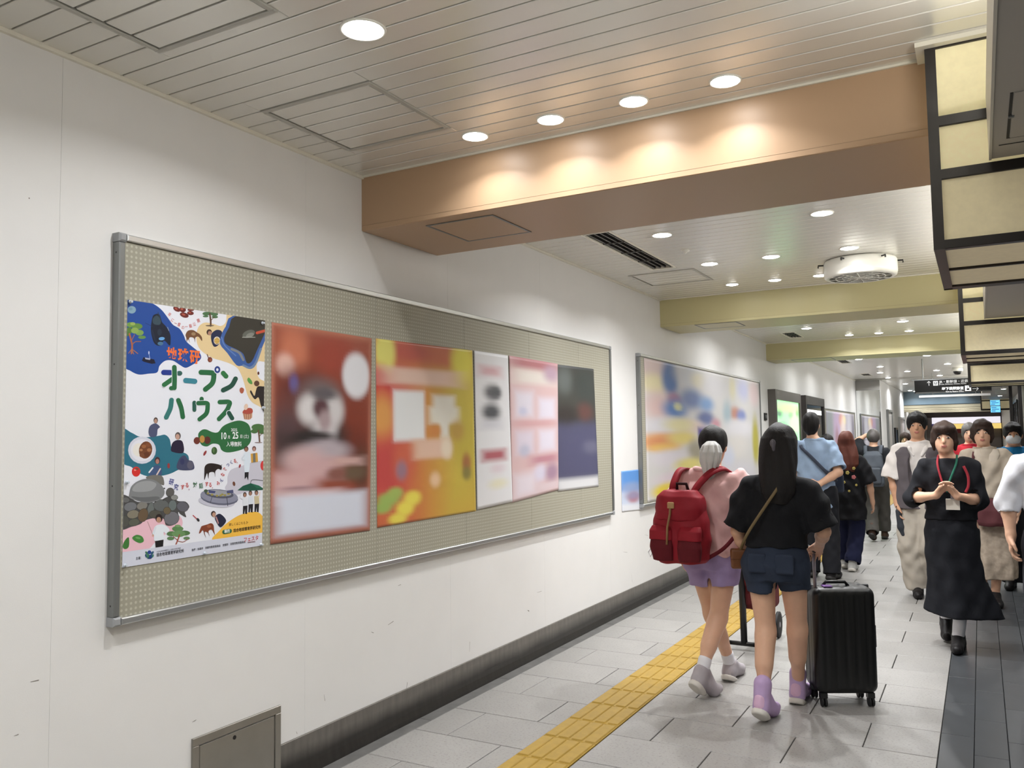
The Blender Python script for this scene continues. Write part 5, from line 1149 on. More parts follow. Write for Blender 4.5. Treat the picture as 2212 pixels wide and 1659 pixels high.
            SD(0.003).ell(hc+V3(0,0.089,-0.056)*q, (0.022*q,0.006*q,0.005*q), 0.004).ell(hc+V3(0,0.088,-0.065)*q, (0.018*q,0.006*q,0.005*q), 0.004).build('lips', M_lip, s.t)
        return b
    def shoe(s, k, m, hi=False, sole=None, sock=None, sl=0.26):
        J, q = s.J, s.s; an, to = J['an'+k], J['to'+k]; f = unit(to-an); fl = unit(V3(f[0],f[1],0)); pit = f[2]
        heel = an+V3(0,0,-0.055*q)-fl*0.03*q; tip = to+fl*0.02
        d = SD(0.006); d.cone(heel+V3(0,0,0.010), to, 0.042*q, 0.038*q, 0.02); d.cone(to, tip+fl*0.03, 0.038*q, 0.030*q, 0.02); d.cone(an+V3(0,0,0.07 if hi else 0.0), heel, 0.050*q if hi else 0.047*q, 0.045*q, 0.02); d.cone(an+V3(0,0,-0.01)+fl*0.03, to, 0.040*q, 0.034*q, 0.02)
        o = d.build('shoe', m, s.t)
        if hi: SD(0.005).cone(heel+V3(0,0,0.02)-fl*0.012, heel+V3(0,0,0.055)-fl*0.006, 0.038*q, 0.034*q, 0.01).build('heel_patch', mat('heel_patch', S(214,176,204), 0.6), o) if m.name.startswith('cloth_lilac') else None
        if sole:
            up = unit(np.cross(np.cross(f, V3(0,0,1)), f)); e = SD(0.006)
            a, b = heel-up*0.026-fl*0.006, to+fl*0.037-up*0.022
            e.cone(a, b, 0.0465*q, 0.042*q, 0.01); 
            pl = a+up*0.012; nn = up
            e.add(lambda X,Y,Z: -((X-pl[0])*nn[0]+(Y-pl[1])*nn[1]+(Z-pl[2])*nn[2]), np.minimum(a,b)-0.1, np.maximum(a,b)+0.1, 0, 'int')
            pl2 = a-up*0.020
            e.add(lambda X,Y,Z: ((X-pl2[0])*nn[0]+(Y-pl2[1])*nn[1]+(Z-pl2[2])*nn[2]), np.minimum(a,b)-0.1, np.maximum(a,b)+0.1, 0, 'int')
            e.build('sole', sole, o)
        if sock: SD(0.006).cone(an+V3(0,0,-0.02), an+unit(J['kn'+k]-an)*0.075*q, 0.040*q, 0.041*q, 0.01).build('sock', sock, s.t)
        return o
    def sleeve(s, d, k, r0, r1, f=1.0, k_=0.04):   # sleeve down to fraction f of the upper arm (or >1 into the forearm)
        J = s.J; a, e, w = J['sh'+k], J['el'+k], J['wr'+k]; r0 = r0*0.82
        a2 = a+V3(0,0,-0.012); m_ = a+(e-a)*0.35; rm = (r0+r1)/2
        d.cone(a2, m_, s.YR, rm, k_)
        if f <= 1: b = a+(e-a)*f; d.cone(m_, b, rm, r1, k_); end, dr = b, unit(e-a)
        else: d.cone(m_, e, rm, rm, k_); b = e+(w-e)*(f-1); d.cone(e, b, rm, r1, k_); end, dr = b, unit(w-e)
        return end, dr, r1
    def top(s, m, z0, ex=0.018, r0=0.075, r1=0.075, f=0.8, wr=0.006, name='shirt', ztop=1.40, flare=0.0, arms='LR', hem=None):
        q = s.s; d = SD(s.h); base = s.TOR if s.fem else s.TORM
        R = [r for r in base if r[0] >= 0.9]; mx = max(r[1] for r in R if r[0] < 1.35)
        rows = []
        for z in np.linspace(z0, 1.385, 14):
            rx = np.interp(z, [r[0] for r in base], [r[1] for r in base]); ry = np.interp(z, [r[0] for r in base], [r[2] for r in base])
            if z < 1.25: rx = 0.45*rx+0.55*mx*0.97; ry = 0.5*ry+0.5*0.108
            fl = flare*np.clip((1.2-z)/(1.2-z0), 0, 1); rows.append((z, rx+fl, ry+fl*0.8))
        rows.append((ztop, 0.075, 0.072)); ends = []; YR = 0.050*(1.0 if s.fem else 1.1)*q+max(0.011, ex*0.75); s.YR = YR
        for k in 'LR':
            d.cone(s.J['neck']+V3(0,0,-0.045)*q, s.J['sh'+k], 0.054*q+0.010, YR, 0.04)
            if k in arms: ends.append(s.sleeve(d, k, r0, r1, f))
        for end, dr, r in ends:
            d.add(lambda X,Y,Z,e=end,dr=dr,r=r: np.maximum(-((X-e[0])*dr[0]+(Y-e[1])*dr[1]+(Z-e[2])*dr[2]), np.sqrt((X-e[0])**2+(Y-e[1])**2+(Z-e[2])**2)-r*1.25), end-r*1.25, end+r*1.25, 0, True)
            d.cone(end-dr*0.045, end+dr*0.1, r*0.80, r*0.86, 0, True)
        d.loft(s.rows(rows, ex), 0.03)
        return d.build(name, m, s.t, wr)
    def legs(s, m, z_hem, r_hip=0.102, r_kn=0.075, r_an=0.07, z_waist=0.98, wr=0.004, name='trousers', hem_cut=True, front=0.0):
        J, q = s.J, s.s; d = SD(s.h)
        ends = []
        for k in 'LR':
            hp, kn, an = J['hip'+k], J['kn'+k], J['an'+k]
            if z_hem*q > kn[2]+0.03:
                f = (hp[2]-z_hem*q)/(hp[2]-kn[2]); e = hp+(kn-hp)*f; d.cone(hp, e+(kn-hp)*0.1, r_hip*q, r_kn*q, 0.025); dr = unit(kn-hp)
            else:
                d.cone(hp, kn, r_hip*q, r_kn*q, 0.025); f = (kn[2]-z_hem*q)/(kn[2]-an[2]); e = kn+(an-kn)*f; d.cone(kn, e+(an-kn)*0.06, r_kn*q, r_an*q, 0.02); dr = unit(an-kn)
            ends.append((e, dr))
        short = z_hem > 0.55
        if short:
            za, zb = ends[0][0][2], ends[1][0][2]; z0 = (za+zb)/2
            d.add(lambda X,Y,Z: (Z-z0-0.012*np.sin(X*14))+0*X+0*Y, (-0.4,-0.4,z0-0.3), (0.4,0.4,z0+0.4), 0, 'int')
        if short: cm = (ends[0][0]+ends[1][0])/2; notch = lambda: d.ell((cm[0],cm[1],z0-0.005), (0.016,0.30,0.060), 0, True)
        for e, dr in ends:
            r = max(r_kn, r_an)*q*1.22
            if not short: d.add(lambda X,Y,Z,e=e,dr=dr,r=r: np.maximum(-((X-e[0])*dr[0]+(Y-e[1])*dr[1]+(Z-e[2])*dr[2]), np.sqrt((X-e[0])**2+(Y-e[1])**2+(Z-e[2])**2)-r), e-r, e+r, 0, True)
            d.cone(e-dr*0.04, e+dr*0.08, (r_an if z_hem < 0.45 else r_kn)*q*0.84, (r_an if z_hem < 0.45 else r_kn)*q*0.9, 0, True)
        base = [(0.775,0.150,0.100),(0.82,0.168,0.116),(0.86,0.174,0.125),(0.92,0.168,0.120),(z_waist,0.146,0.106)]
        d.loft(s.rows(base, 0.010), 0.03)
        if short: notch()
        return d.build(name, m, s.t, wr)
    def hair_cap(s, d, ex=0.012, front=0.35, low=-0.02):
        q = s.s; hc = s.J['head']; e = ex
        d.ell(hc+V3(0,-0.018,0.030)*q, (0.073*q+e,0.090*q+e,0.088*q+e), 0.01)
        # clear the face
        d.ell(hc+V3(0,0.095,-0.050)*q, (0.062*q,0.075*q,0.085*q), 0, True)
        return d
PI = math.pi
# ---- woman with red backpack
LA = (1.400, 5.200, 0)
A_ = Person('woman seen from behind in pink blouse and lavender shorts wearing the red backpack', LA, 0, 1.615,
  dict(pel=(-0.005,0,0.86), neck=(0.01,0.02,1.355), head=(0.012,0.055,1.515), shL=(-0.140,0.01,1.290), shR=(0.155,0.02,1.290), elL=(-0.215,0.00,1.03), wrL=(-0.215,0.07,0.83), elR=(0.225,0.04,1.05), wrR=(0.17,0.22,0.93),
       hipL=(-0.088,0,0.83), hipR=(0.080,0,0.83), knL=(-0.060,0.15,0.46), anL=(0.000,0.33,0.10), toL=(0.015,0.47,0.033), knR=(0.020,0.010,0.455), anR=(-0.045,-0.165,0.165), toR=(-0.005,-0.06,0.036)), h=0.007)
A_.body(hands=('L','R'))
A_.top(cloth('pink', (232,188,186)), 0.875, ex=0.030, r0=0.094, r1=0.110, f=0.98, wr=0.020, name='blouse', flare=0.012)
A_.legs(cloth('lavender', (158,140,182)), 0.665, r_hip=0.100, r_kn=0.098, r_an=0.1, z_waist=0.97, wr=0.010, name='shorts')
for k in 'LR': A_.shoe(k, cloth('sneaker_grey', (172,166,170)), sole=M_sole, sock=M_sock)
d = SD(0.006); A_.hair_cap(d, 0.016); d.ell((0.012,-0.02,1.475), (0.062,0.05,0.075), 0.03); d.build('hair', M_hairk, A_.t, 0.003, wf=(48,48,1.5))
d = SD(0.005); d.loft([(1.305,0.012,-0.068,0.014,0.012),(1.35,0.016,-0.076,0.036,0.026),(1.42,0.022,-0.082,0.060,0.038),(1.475,0.026,-0.078,0.066,0.042),(1.52,0.026,-0.066,0.052,0.036),(1.545,0.026,-0.056,0.026,0.022)], 0.01, ripple=(0.005,9,0.4,1.56,1.50)); d.build('hair_scarf', cloth('scarf', (214,214,212), 0.7), A_.t)
# red backpack on her back
M_red = cloth('red_nylon', (142,26,40), 0.6, 0.1); M_redd = cloth('red_dark', (92,18,28), 0.7)
bp = thing('backpack', 'red drawstring backpack with tan strap worn by the woman in pink', 'backpack', (LA[0]-0.130, LA[1]-0.205, 0.812), -0.10)
d = SD(0.007); d.loft([(0.0,0,0.0,0.140,0.070),(0.03,0,0,0.168,0.090),(0.14,0,-0.005,0.182,0.098),(0.26,0,-0.003,0.170,0.092),(0.35,0,0,0.150,0.078),(0.40,0,0.004,0.125,0.062)], 0.02, n=2.6); d.build('main_bag', M_red, bp, 0.007)
d = SD(0.007); d.loft([(0.26,0,-0.012,0.150,0.092),(0.33,0,-0.010,0.160,0.094),(0.40,0,-0.002,0.148,0.082),(0.435,0,0.004,0.105,0.055)], 0.02, n=2.5); d.build('top_flap', M_red, bp, 0.007)
for sx in (-1,1):
    d = SD(0.006); d.loft([(0.02,sx*0.085,-0.085,0.066,0.030),(0.10,sx*0.088,-0.098,0.074,0.034),(0.185,sx*0.088,-0.090,0.068,0.026)], 0.02, n=2.6); pk = d.build('side_pocket', M_redd, bp, 0.004)
    SD(0.006).loft([(0.145,sx*0.09,-0.098,0.076,0.034),(0.20,sx*0.092,-0.092,0.076,0.034),(0.228,sx*0.09,-0.078,0.064,0.022)], 0.01, n=2.6).build('pocket_flap', M_red, pk, 0.003)
M_tan = mat('tan_leather', S(142,108,70), 0.5)
MB().tube([(-0.018,-0.108,0.37),(-0.020,-0.120,0.30),(-0.035,-0.128,0.22),(-0.040,-0.128,0.12)], 0.007, 8).build('tan_strap', M_tan, bp, True, True)
MB().bevbox(-0.035,0.004,-0.120,-0.108,0.335,0.372,0.004).build('buckle', mat('brass_patch', S(176,140,96), 0.4), bp, local=True)
MB().tube([(-0.035,0.03,0.425),(-0.03,0.02,0.475),(0.03,0.02,0.475),(0.04,0.03,0.425)], 0.010, 8).build('grab_handle', cloth('black_web', (40,14,18)), bp, True, True)
MB().tube([(-0.175,-0.03,0.10),(-0.195,-0.06,0.06),(-0.180,-0.07,0.03),(-0.165,-0.05,0.07)], 0.003, 6).build('cord', M_sock, bp, True, True)
def strap(name, pts, w, th, m, parent, nrm=None):
    # flat ribbon through points
    b = MB(); P = [V3(*p) for p in pts]; Q = [2*P[0]-P[1]]+P+[2*P[-1]-P[-2]]; out = []
    for i in range(1, len(Q)-2):
        for k in range(6):
            t = k/6; a, b_, c, dd = Q[i-1:i+3]; out.append(0.5*((2*b_)+(c-a)*t+(2*a-5*b_+4*c-dd)*t*t+(3*b_-a-3*c+dd)*t**3))
    out.append(P[-1]); n = len(out)
    for i, p in enumerate(out):
        t = unit(out[min(i+1,n-1)]-out[max(i-1,0)]); nn = V3(*(nrm(p) if nrm else (0,-1,0.2))); sd = unit(np.cross(t, nn)); up = unit(np.cross(sd, t))
        b.v += [tuple(p+sd*w/2+up*th/2), tuple(p-sd*w/2+up*th/2), tuple(p-sd*w/2-up*th/2), tuple(p+sd*w/2-up*th/2)]
    for i in range(n-1):
        for k in range(4): j = (k+1) % 4; b.f.append((i*4+k, i*4+j, i*4+4+j, i*4+4+k))
    b.f += [(3,2,1,0), (n*4-4,n*4-3,n*4-2,n*4-1)]
    return b.build(name, m, parent, True, True)
def shn(p): return (0, -0.75, 0.65)
strap('shoulder_strap', [(-0.075,0.045,0.40),(-0.065,0.050,0.47),(-0.055,0.115,0.545),(-0.045,0.20,0.560),(-0.05,0.29,0.50),(-0.06,0.32,0.40)], 0.046, 0.012, M_red, bp, shn)
strap('shoulder_strap', [(0.055,0.040,0.40),(0.10,0.045,0.47),(0.165,0.095,0.545),(0.215,0.19,0.562),(0.235,0.29,0.50),(0.235,0.33,0.40)], 0.046, 0.012, M_red, bp, shn)
strap('lower_strap', [(0.15,0.02,0.03),(0.25,0.05,0.10),(0.325,0.13,0.21)], 0.022, 0.005, M_redd, bp)

# ---- woman in black T-shirt pulling the suitcase
LB = (1.850, 4.950, 0)
B_ = Person('woman seen from behind in black T-shirt and denim shorts with long black hair', LB, 0, 1.615,
  dict(pel=(-0.02,0,0.87), neck=(0.012,0.02,1.345), head=(0.022,0.045,1.510), shL=(-0.135,0,1.275), shR=(0.165,0.0,1.265), elL=(-0.225,-0.01,1.02), wrL=(-0.195,0.09,0.86), elR=(0.245,0.02,1.035), wrR=(0.188,0.215,0.935),
       hipL=(-0.105,0,0.84), hipR=(0.070,0.01,0.84), knL=(-0.082,-0.015,0.465), anL=(-0.078,-0.150,0.135), toL=(-0.058,-0.035,0.040), knR=(0.062,0.14,0.465), anR=(0.025,0.30,0.095), toR=(0.035,0.44,0.035)), h=0.007)
B_.body(hd={'R': ((-0.35,0.75,-0.55), (-0.3,-0.2,-0.9), (-0.9,0.1,0.3))}, curl=0.75)
B_.top(cloth('black_tee', (24,25,29)), 0.965, ex=0.022, r0=0.088, r1=0.094, f=0.92, wr=0.010, name='t_shirt')
B_.legs(cloth('denim', (46,54,70), 0.9), 0.708, r_hip=0.098, r_kn=0.090, r_an=0.1, z_waist=0.985, wr=0.006, name='shorts')
for sx in (-1,1):
    f0 = SD(0.006).rbox((-0.02+sx*0.075,-0.122,0.86), (0.050,0.012,0.055), 0.006).build('back_pocket', MATS['cloth_denim'], B_.t)
M_lil = cloth('lilac_leather', (186,160,200), 0.5)
for k in 'LR': B_.shoe(k, M_lil, hi=True, sole=M_sole, sock=M_sock if k == 'L' else None)
d = SD(0.006); B_.hair_cap(d, 0.022); d.loft([(1.19,0.025,-0.085,0.060,0.030),(1.25,0.022,-0.085,0.092,0.042),(1.33,0.022,-0.065,0.105,0.055),(1.42,0.022,-0.030,0.108,0.075),(1.50,0.022,0.0,0.104,0.090),(1.55,0.022,0.02,0.09,0.09)], 0.03)
d.ell((0.022,0.155,1.46), (0.064,0.085,0.10), 0, True); d.build('hair', M_hairk, B_.t, 0.006, wf=(40,30,1.5))
SD(0.005).ell((0.008,-0.088,1.53), (0.018,0.010,0.024), 0.005).ell((0.012,-0.090,1.50), (0.010,0.008,0.018), 0.01).build('hair_clip', mat('clip', S(88,84,92), 0.3), B_.t)
bg = thing('shoulder_bag', 'small brown leather shoulder bag at the left hip of the woman in black T-shirt', 'bag', (LB[0]-0.235, LB[1]+0.03, 0.800), 0.35)
SD(0.006).rbox((0,0,0.058), (0.045,0.028,0.058), 0.012).build('bag_body', mat('brown_leather', S(112,66,32), 0.45), bg)
SD(0.006).rbox((0,-0.006,0.085), (0.047,0.030,0.032), 0.012).build('bag_flap', MATS['brown_leather'], bg)
co, si = math.cos(-0.35), math.sin(-0.35)
def tob(p): x, y, z = p[0]+0.235, p[1]-0.03, p[2]-0.800; return (co*x-si*y, si*x+co*y, z)
strap('strap', [tob(p) for p in [(-0.225,0.03,0.90),(-0.165,-0.10,0.985),(-0.115,-0.142,1.06),(-0.02,-0.142,1.20),(0.045,-0.110,1.30),(0.075,-0.03,1.352),(0.07,0.05,1.33),(0.02,0.12,1.24)]], 0.016, 0.005, mat('olive_strap', S(122,104,70), 0.6), bg)

# ---- black suitcase
LS = (2.100, 5.360, 0); sc_ = thing('suitcase', 'upright black hard-shell suitcase on wheels pulled by the woman in black T-shirt', 'suitcase', LS, math.radians(27))
M_case = mat('case_shell', S(9,10,11), 0.38, spec=0.45)
def shell():
    d = SD(0.008); d.rbox((0,0,0.378), (0.180,0.125,0.305), 0.05, 0); return d
d = shell()
for x in (-0.12,-0.06,0.0,0.06,0.12):
    d.cone((x,-0.130,0.02), (x,-0.130,0.75), 0.012, 0.012, 0, True); d.cone((x,0.130,0.02), (x,0.130,0.75), 0.009, 0.009, 0, True); d.cone((x,-0.14,0.686), (x,0.14,0.686), 0.008, 0.008, 0, True)
for y in (-0.06,0.06): d.cone((-0.185,y,0.1), (-0.185,y,0.65), 0.008, 0.008, 0, True); d.cone((0.185,y,0.1), (0.185,y,0.65), 0.008, 0.008, 0, True)
d.build('shell', M_case, sc_)
SD(0.006).rbox((0,0,0.378), (0.183,0.008,0.307), 0.006, 0).build('zip_band', mat('zip', S(40,40,44), 0.5), sc_)
M_tele = mat('telescopic_tube', S(150,146,154), 0.4, metal=0.15)
for y in (-0.055,0.055): MB().tube([(-0.150,y,0.66),(-0.150,y,0.885)], 0.009, 10).build('handle_tube', M_tele, sc_, True, True)
SD(0.005).cone((-0.150,-0.075,0.895), (-0.150,0.075,0.895), 0.017, 0.017, 0).build('handle_grip', M_blackp, sc_)
MB().tube([(-0.10,-0.03,0.680),(-0.08,-0.035,0.705),(0.03,-0.035,0.705),(0.05,-0.03,0.680)], 0.010, 8).build('top_handle', M_blackp, sc_, True, True)
MB().tube([(0.181,0,0.30),(0.205,0,0.32),(0.205,0,0.44),(0.181,0,0.46)], 0.010, 8).build('side_handle', M_blackp, sc_, True, True)
MB().bevbox(-0.11,-0.06,-0.09,-0.04,0.683,0.690,0.003).build('luggage_tag', mat('purple_tag', S(98,50,130), 0.5), sc_, local=True)
for sx in (-1,1):
    for sy in (-1,1):
        w = MB(); cx, cy = sx*0.135, sy*0.085
        for dx in (-0.014, 0.006): w.lathe(cx+dx, (cy, 0.028), [(0.014,0.0),(0.028,0.001),(0.028,0.010),(0.014,0.011)], 16, 'x')
        w2 = MB(); w2.bevbox(cx-0.020,cx+0.020,cy-0.018,cy+0.018,0.050,0.082,0.004)
        br = w2.build('caster', M_blackp, sc_, local=True); w.build('wheel', mat('rubber', S(24,24,25), 0.7), br, True, True)

# ---- folding trolley chair between the two women
tr = thing('pushchair', 'pushchair with maroon seat and black frame ahead of the two women', 'pushchair', (1.30, 6.30, 0))
MB().tube([(-0.145,0,0.05),(0.105,0,0.05)], 0.016, 10).build('rear_axle', M_blackp, tr, True, True)
MB().tube([(0.0,0,0.05),(-0.01,0.02,0.50),(-0.02,-0.05,0.92)], 0.024, 10).build('rear_post', M_blackp, tr, True, True)
MB().tube([(-0.16,-0.08,0.95),(0.14,-0.08,0.95)], 0.015, 10).build('push_bar', M_blackp, tr, True, True)
SD(0.008).rbox((0.085,0.15,0.44), (0.13,0.12,0.15), 0.05, 0).build('seat', cloth('maroon', (98,38,40)), tr)
SD(0.008).rbox((0.085,0.05,0.62), (0.13,0.04,0.16), 0.03, 0).build('backrest', MATS['cloth_maroon'], tr)
MB().tube([(0.0,0.01,0.33),(0.06,0.3,0.24),(0.08,0.5,0.12)], 0.014, 8).build('front_strut', M_blackp, tr, True, True)
for i, (x, y, r) in enumerate([(0.03,0.52,0.10),(0.14,0.52,0.10),(-0.145,0,0.05),(0.105,0,0.05)]):
    w = MB().lathe(x-0.012, (y, r), [(r*0.72,0.0),(r,0.002),(r,0.022),(r*0.72,0.024)], 20, 'x').build('wheel', MATS['rubber'], tr, True, True)
    MB().lathe(x-0.013, (y, r), [(0.012,0.0),(r*0.7,0.004),(r*0.7,0.020),(0.012,0.026)], 14, 'x').build('wheel_rim', M_tele, w, True, True)

# ---- man in light blue shirt
LC = (1.275, 9.800, 0)
P_ = Person('man seen from behind in light blue short-sleeved shirt with a dark cross-body strap', LC, 0, 1.80,
  dict(neck=(-0.02,0.02,1.52), head=(-0.045,0.05,1.685), elR=(0.245,-0.10,1.165), wrR=(0.06,-0.195,1.04), hipL=(-0.09,0,0.93), hipR=(0.10,0,0.93), knL=(-0.09,0.12,0.52), anL=(-0.09,0.02,0.12), knR=(0.12,0.02,0.51), anR=(0.135,-0.08,0.11), toR=(0.17,0.06,0.04), toL=(-0.09,0.17,0.04)), h=0.009, fem=False, w=1.0)
P_.body(hd={'R': ((-1,-0.15,-0.35),(0,1,0.1),(0,0,1))}); P_.top(cloth('light_blue', (150,172,200)), 0.715, ex=0.022, r0=0.090, r1=0.098, f=0.88, wr=0.010, flare=0.01)
P_.legs(cloth('black_trouser', (26,27,32)), 0.06, 0.112, 0.088, 0.085, wr=0.006)
for k in 'LR': P_.shoe(k, cloth('black_shoe', (26,24,25), 0.5), sole=mat('dark_sole', S(40,38,37), 0.6))
d = SD(0.007); P_.hair_cap(d, 0.016); d.ell((-0.045,-0.01,1.66), (0.082,0.085,0.095), 0.03); d.ell((-0.045,0.145,1.65), (0.07,0.09,0.12), 0, True); d.build('hair', M_hairk, P_.t, 0.004, wf=(48,48,1.5))
sb = thing('cross_body_bag', 'dark cross-body bag strap across the back of the man in light blue', 'bag', (LC[0]+0.12, LC[1]+0.14, 0.95))
off = (0.12,0.14,0.95)
strap('strap', [tuple(V3(*p)-V3(*off)) for p in [(-0.16,0.09,1.40),(-0.155,0.0,1.475),(-0.125,-0.115,1.43),(-0.02,-0.162,1.33),(0.09,-0.162,1.21),(0.185,-0.085,1.10),(0.21,0.02,1.06)]], 0.034, 0.006, cloth('strap_dark', (58,64,78)), sb)
SD(0.009).rbox((0.06,0.02,0.08), (0.08,0.035,0.10), 0.02, 0).build('bag_body', MATS['cloth_strap_dark'], sb)

# ---- woman with auburn hair
LD = (1.500, 10.55, 0)
P_ = Person('woman with long auburn hair in a black flowered tunic and navy trousers seen from behind', LD, 0, 1.585,
  dict(elR=(0.235,0.0,1.00), wrR=(0.255,0.03,0.79), elL=(-0.215,0.05,1.00), wrL=(-0.16,0.18,0.88), knL=(-0.075,0.13,0.46), anL=(-0.07,0.06,0.11), toL=(-0.07,0.20,0.04), knR=(0.075,0.03,0.45), anR=(0.03,-0.12,0.10), toR=(0.04,0.02,0.04)), h=0.009)
P_.body(); P_.top(cloth('black_tunic', (20,20,23)), 0.61, ex=0.022, r0=0.082, r1=0.098, f=1.0, wr=0.009, flare=0.035, name='tunic')
P_.legs(cloth('navy', (22,26,54)), 0.10, 0.108, 0.092, 0.092, wr=0.006)
for k in 'LR': P_.shoe(k, cloth('white_sneaker', (206,206,204), 0.5), sole=M_sole)
d = SD(0.007); P_.hair_cap(d, 0.020); d.loft([(1.14,0.02,-0.09,0.07,0.035),(1.22,0.02,-0.085,0.115,0.05),(1.32,0.01,-0.06,0.125,0.065),(1.42,0.0,-0.02,0.112,0.085),(1.50,0,0.01,0.095,0.09)], 0.03); d.ell((0,0.15,1.44), (0.064,0.085,0.10), 0, True); d.build('hair', M_haira, P_.t, 0.009, wf=(36,30,2.5))
random.seed(5)
for (x, z, c, r) in [(0.02,1.13,'y',.022),(0.09,1.18,'y',.018),(0.085,1.08,'p',.024),(-0.06,1.07,'y',.02),(-0.02,1.02,'y',.016),(0.11,0.99,'y',.014),(0.03,0.92,'y',.014),(-0.08,0.95,'p',.016)]:
    b = MB(); n = 5; yb = -0.155
    for k in range(n):
        a = 2*PI*k/n; b.lathe(x+r*0.55*math.cos(a), z+r*0.55*math.sin(a), [(r*0.5,-0.001),(r*0.35,0.004)], 8)
    b.v = [(v[0], yb-v[2], v[1]) for v in b.v]
    o = b.build('printed_flower', mat('flower_yellow', S(178,160,84), 0.7) if c == 'y' else mat('flower_pink', S(186,104,104), 0.7), P_.t, local=True)

# ---- person with grey backpack raising an arm
LE = (1.480, 13.60, 0)
P_ = Person('person with a grey backpack raising the left hand to the head, far ahead', LE, 0, 1.63,
  dict(elL=(-0.235,0.07,1.47), wrL=(-0.115,0.10,1.55), shL=(-0.17,0,1.33), elR=(0.235,0.05,1.07), wrR=(0.20,0.20,0.98), knL=(-0.07,0.01,0.46), anL=(-0.045,-0.22,0.17), toL=(-0.04,-0.11,0.05), knR=(0.08,0.15,0.47), anR=(0.08,0.22,0.10), toR=(0.08,0.36,0.04)), h=0.010, fem=False, w=0.9)
P_.body(hd={'L': ((0.9,-0.1,0.3),(0.1,-0.5,-0.7),(0,1,0.2))}); P_.top(cloth('dark_shirt', (36,38,42)), 0.80, ex=0.022, r0=0.085, r1=0.085, f=1.0, wr=0.008)
P_.legs(cloth('olive', (72,70,66)), 0.13, 0.112, 0.098, 0.092, wr=0.005)
for k in 'LR': P_.shoe(k, cloth('brown_boot', (70,52,42), 0.6), hi=True, sole=MATS['dark_sole'])
d = SD(0.008); P_.hair_cap(d, 0.015); d.ell((0,0.0,1.52), (0.082,0.085,0.09), 0.03); d.ell((0,0.15,1.50), (0.07,0.085,0.11), 0, True); d.build('hair', mat('hair_grey', S(84,80,78), 0.5, bump=0.4, bscale=90), P_.t, 0.004)
gb = thing('backpack', 'grey backpack on the person with the raised arm', 'backpack', (LE[0], LE[1]-0.19, 0.80))
M_gbp = cloth('grey_nylon', (78,84,92), 0.7)
SD(0.009).loft([(0.0,0,0,0.13,0.07),(0.05,0,0,0.15,0.085),(0.30,0,0,0.15,0.085),(0.46,0,0.01,0.13,0.07),(0.52,0,0.02,0.08,0.04)], 0.02, n=2.8).build('main_bag', M_gbp, gb, 0.003)
SD(0.009).rbox((0,-0.085,0.16), (0.115,0.03,0.12), 0.025, 0).build('front_pocket', mat('grey_pocket', S(66,72,80), 0.7), gb)
for x in (-0.10,0.10): strap('shoulder_strap', [(x,0.06,0.48),(x*1.05,0.10,0.56),(x*1.1,0.19,0.60),(x*1.1,0.30,0.52)], 0.05, 0.012, M_gbp, gb, shn)

# ---- people walking towards the camera (turned half a circle: local x runs to the photo's left)
def facing(label, loc, H, J, **k): return Person(label, loc, PI, H, J, face=True, **k)
LF = (2.345, 9.12, 0)
P_ = facing('young man in grey vest over a white shirt and beige wide trousers, walking this way', LF, 1.765,
  dict(elR=(0.235,0.02,1.13), wrR=(0.205,0.06,0.90), elL=(-0.235,-0.04,1.14), wrL=(-0.24,0.10,0.93), knR=(0.10,0.02,0.50), anR=(0.06,-0.02,0.09), toR=(0.05,0.15,0.035), knL=(-0.09,0.10,0.50), anL=(-0.09,-0.10,0.12), toL=(-0.09,0.03,0.04)), h=0.009, fem=False, skin=M_skin2)
P_.body(); P_.top(cloth('white_shirt', (218,212,208)), 0.80, ex=0.018, r0=0.098, r1=0.112, f=1.0, wr=0.010)
d = SD(0.009)
d.loft(P_.rows([(0.79,0.175,0.125),(1.0,0.172,0.125),(1.2,0.182,0.128),(1.30,0.175,0.112),(1.345,0.120,0.09)], 0.046), 0.03); d.cone((-0.0,0.20,0.7), (0,0.17,1.30), 0.055, 0.075, 0, True, fx=1.2); d.cone((0,0.12,1.30), (0,0.10,1.5), 0.07, 0.10, 0, True); d.build('vest', cloth('grey_vest', (92,86,90)), P_.t, 0.006)
d = SD(0.006)
for sg in (-1,1): d.chain([(sg*0.075,0.02,1.46),(sg*0.07,0.10,1.42),(sg*0.035,0.13,1.36)], [0.022,0.022,0.012], 0.01)
d.build('shirt_collar', MATS['cloth_white_shirt'], P_.t)
P_.legs(cloth('beige_trouser', (172,164,152)), 0.075, 0.118, 0.115, 0.105, wr=0.010)
for k in 'LR': P_.shoe(k, MATS['cloth_black_shoe'], sole=MATS['dark_sole'])
d = SD(0.006); P_.hair_cap(d, 0.018); hc = P_.J['head']; d.ell(hc+V3(0,0.055,0.072), (0.076,0.055,0.038), 0.02); d.build('hair', M_hairk, P_.t, 0.005, wf=(48,48,1.5))
um = thing('folded_umbrella', 'folded dark umbrella in the right hand of the man in grey vest', 'umbrella', (LF[0]-0.185, LF[1]-0.10, 0.60))
SD(0.006).chain([(0.03,0,0.0),(0.01,0,0.07),(-0.01,0,0.22)], [0.026,0.034,0.026], 0.02).build('folded_canopy', cloth('umbrella', (52,56,62)), um); MB().tube([(-0.01,0,0.20),(-0.02,0,0.27)], 0.011, 8).build('handle', M_blackp, um, True, True)

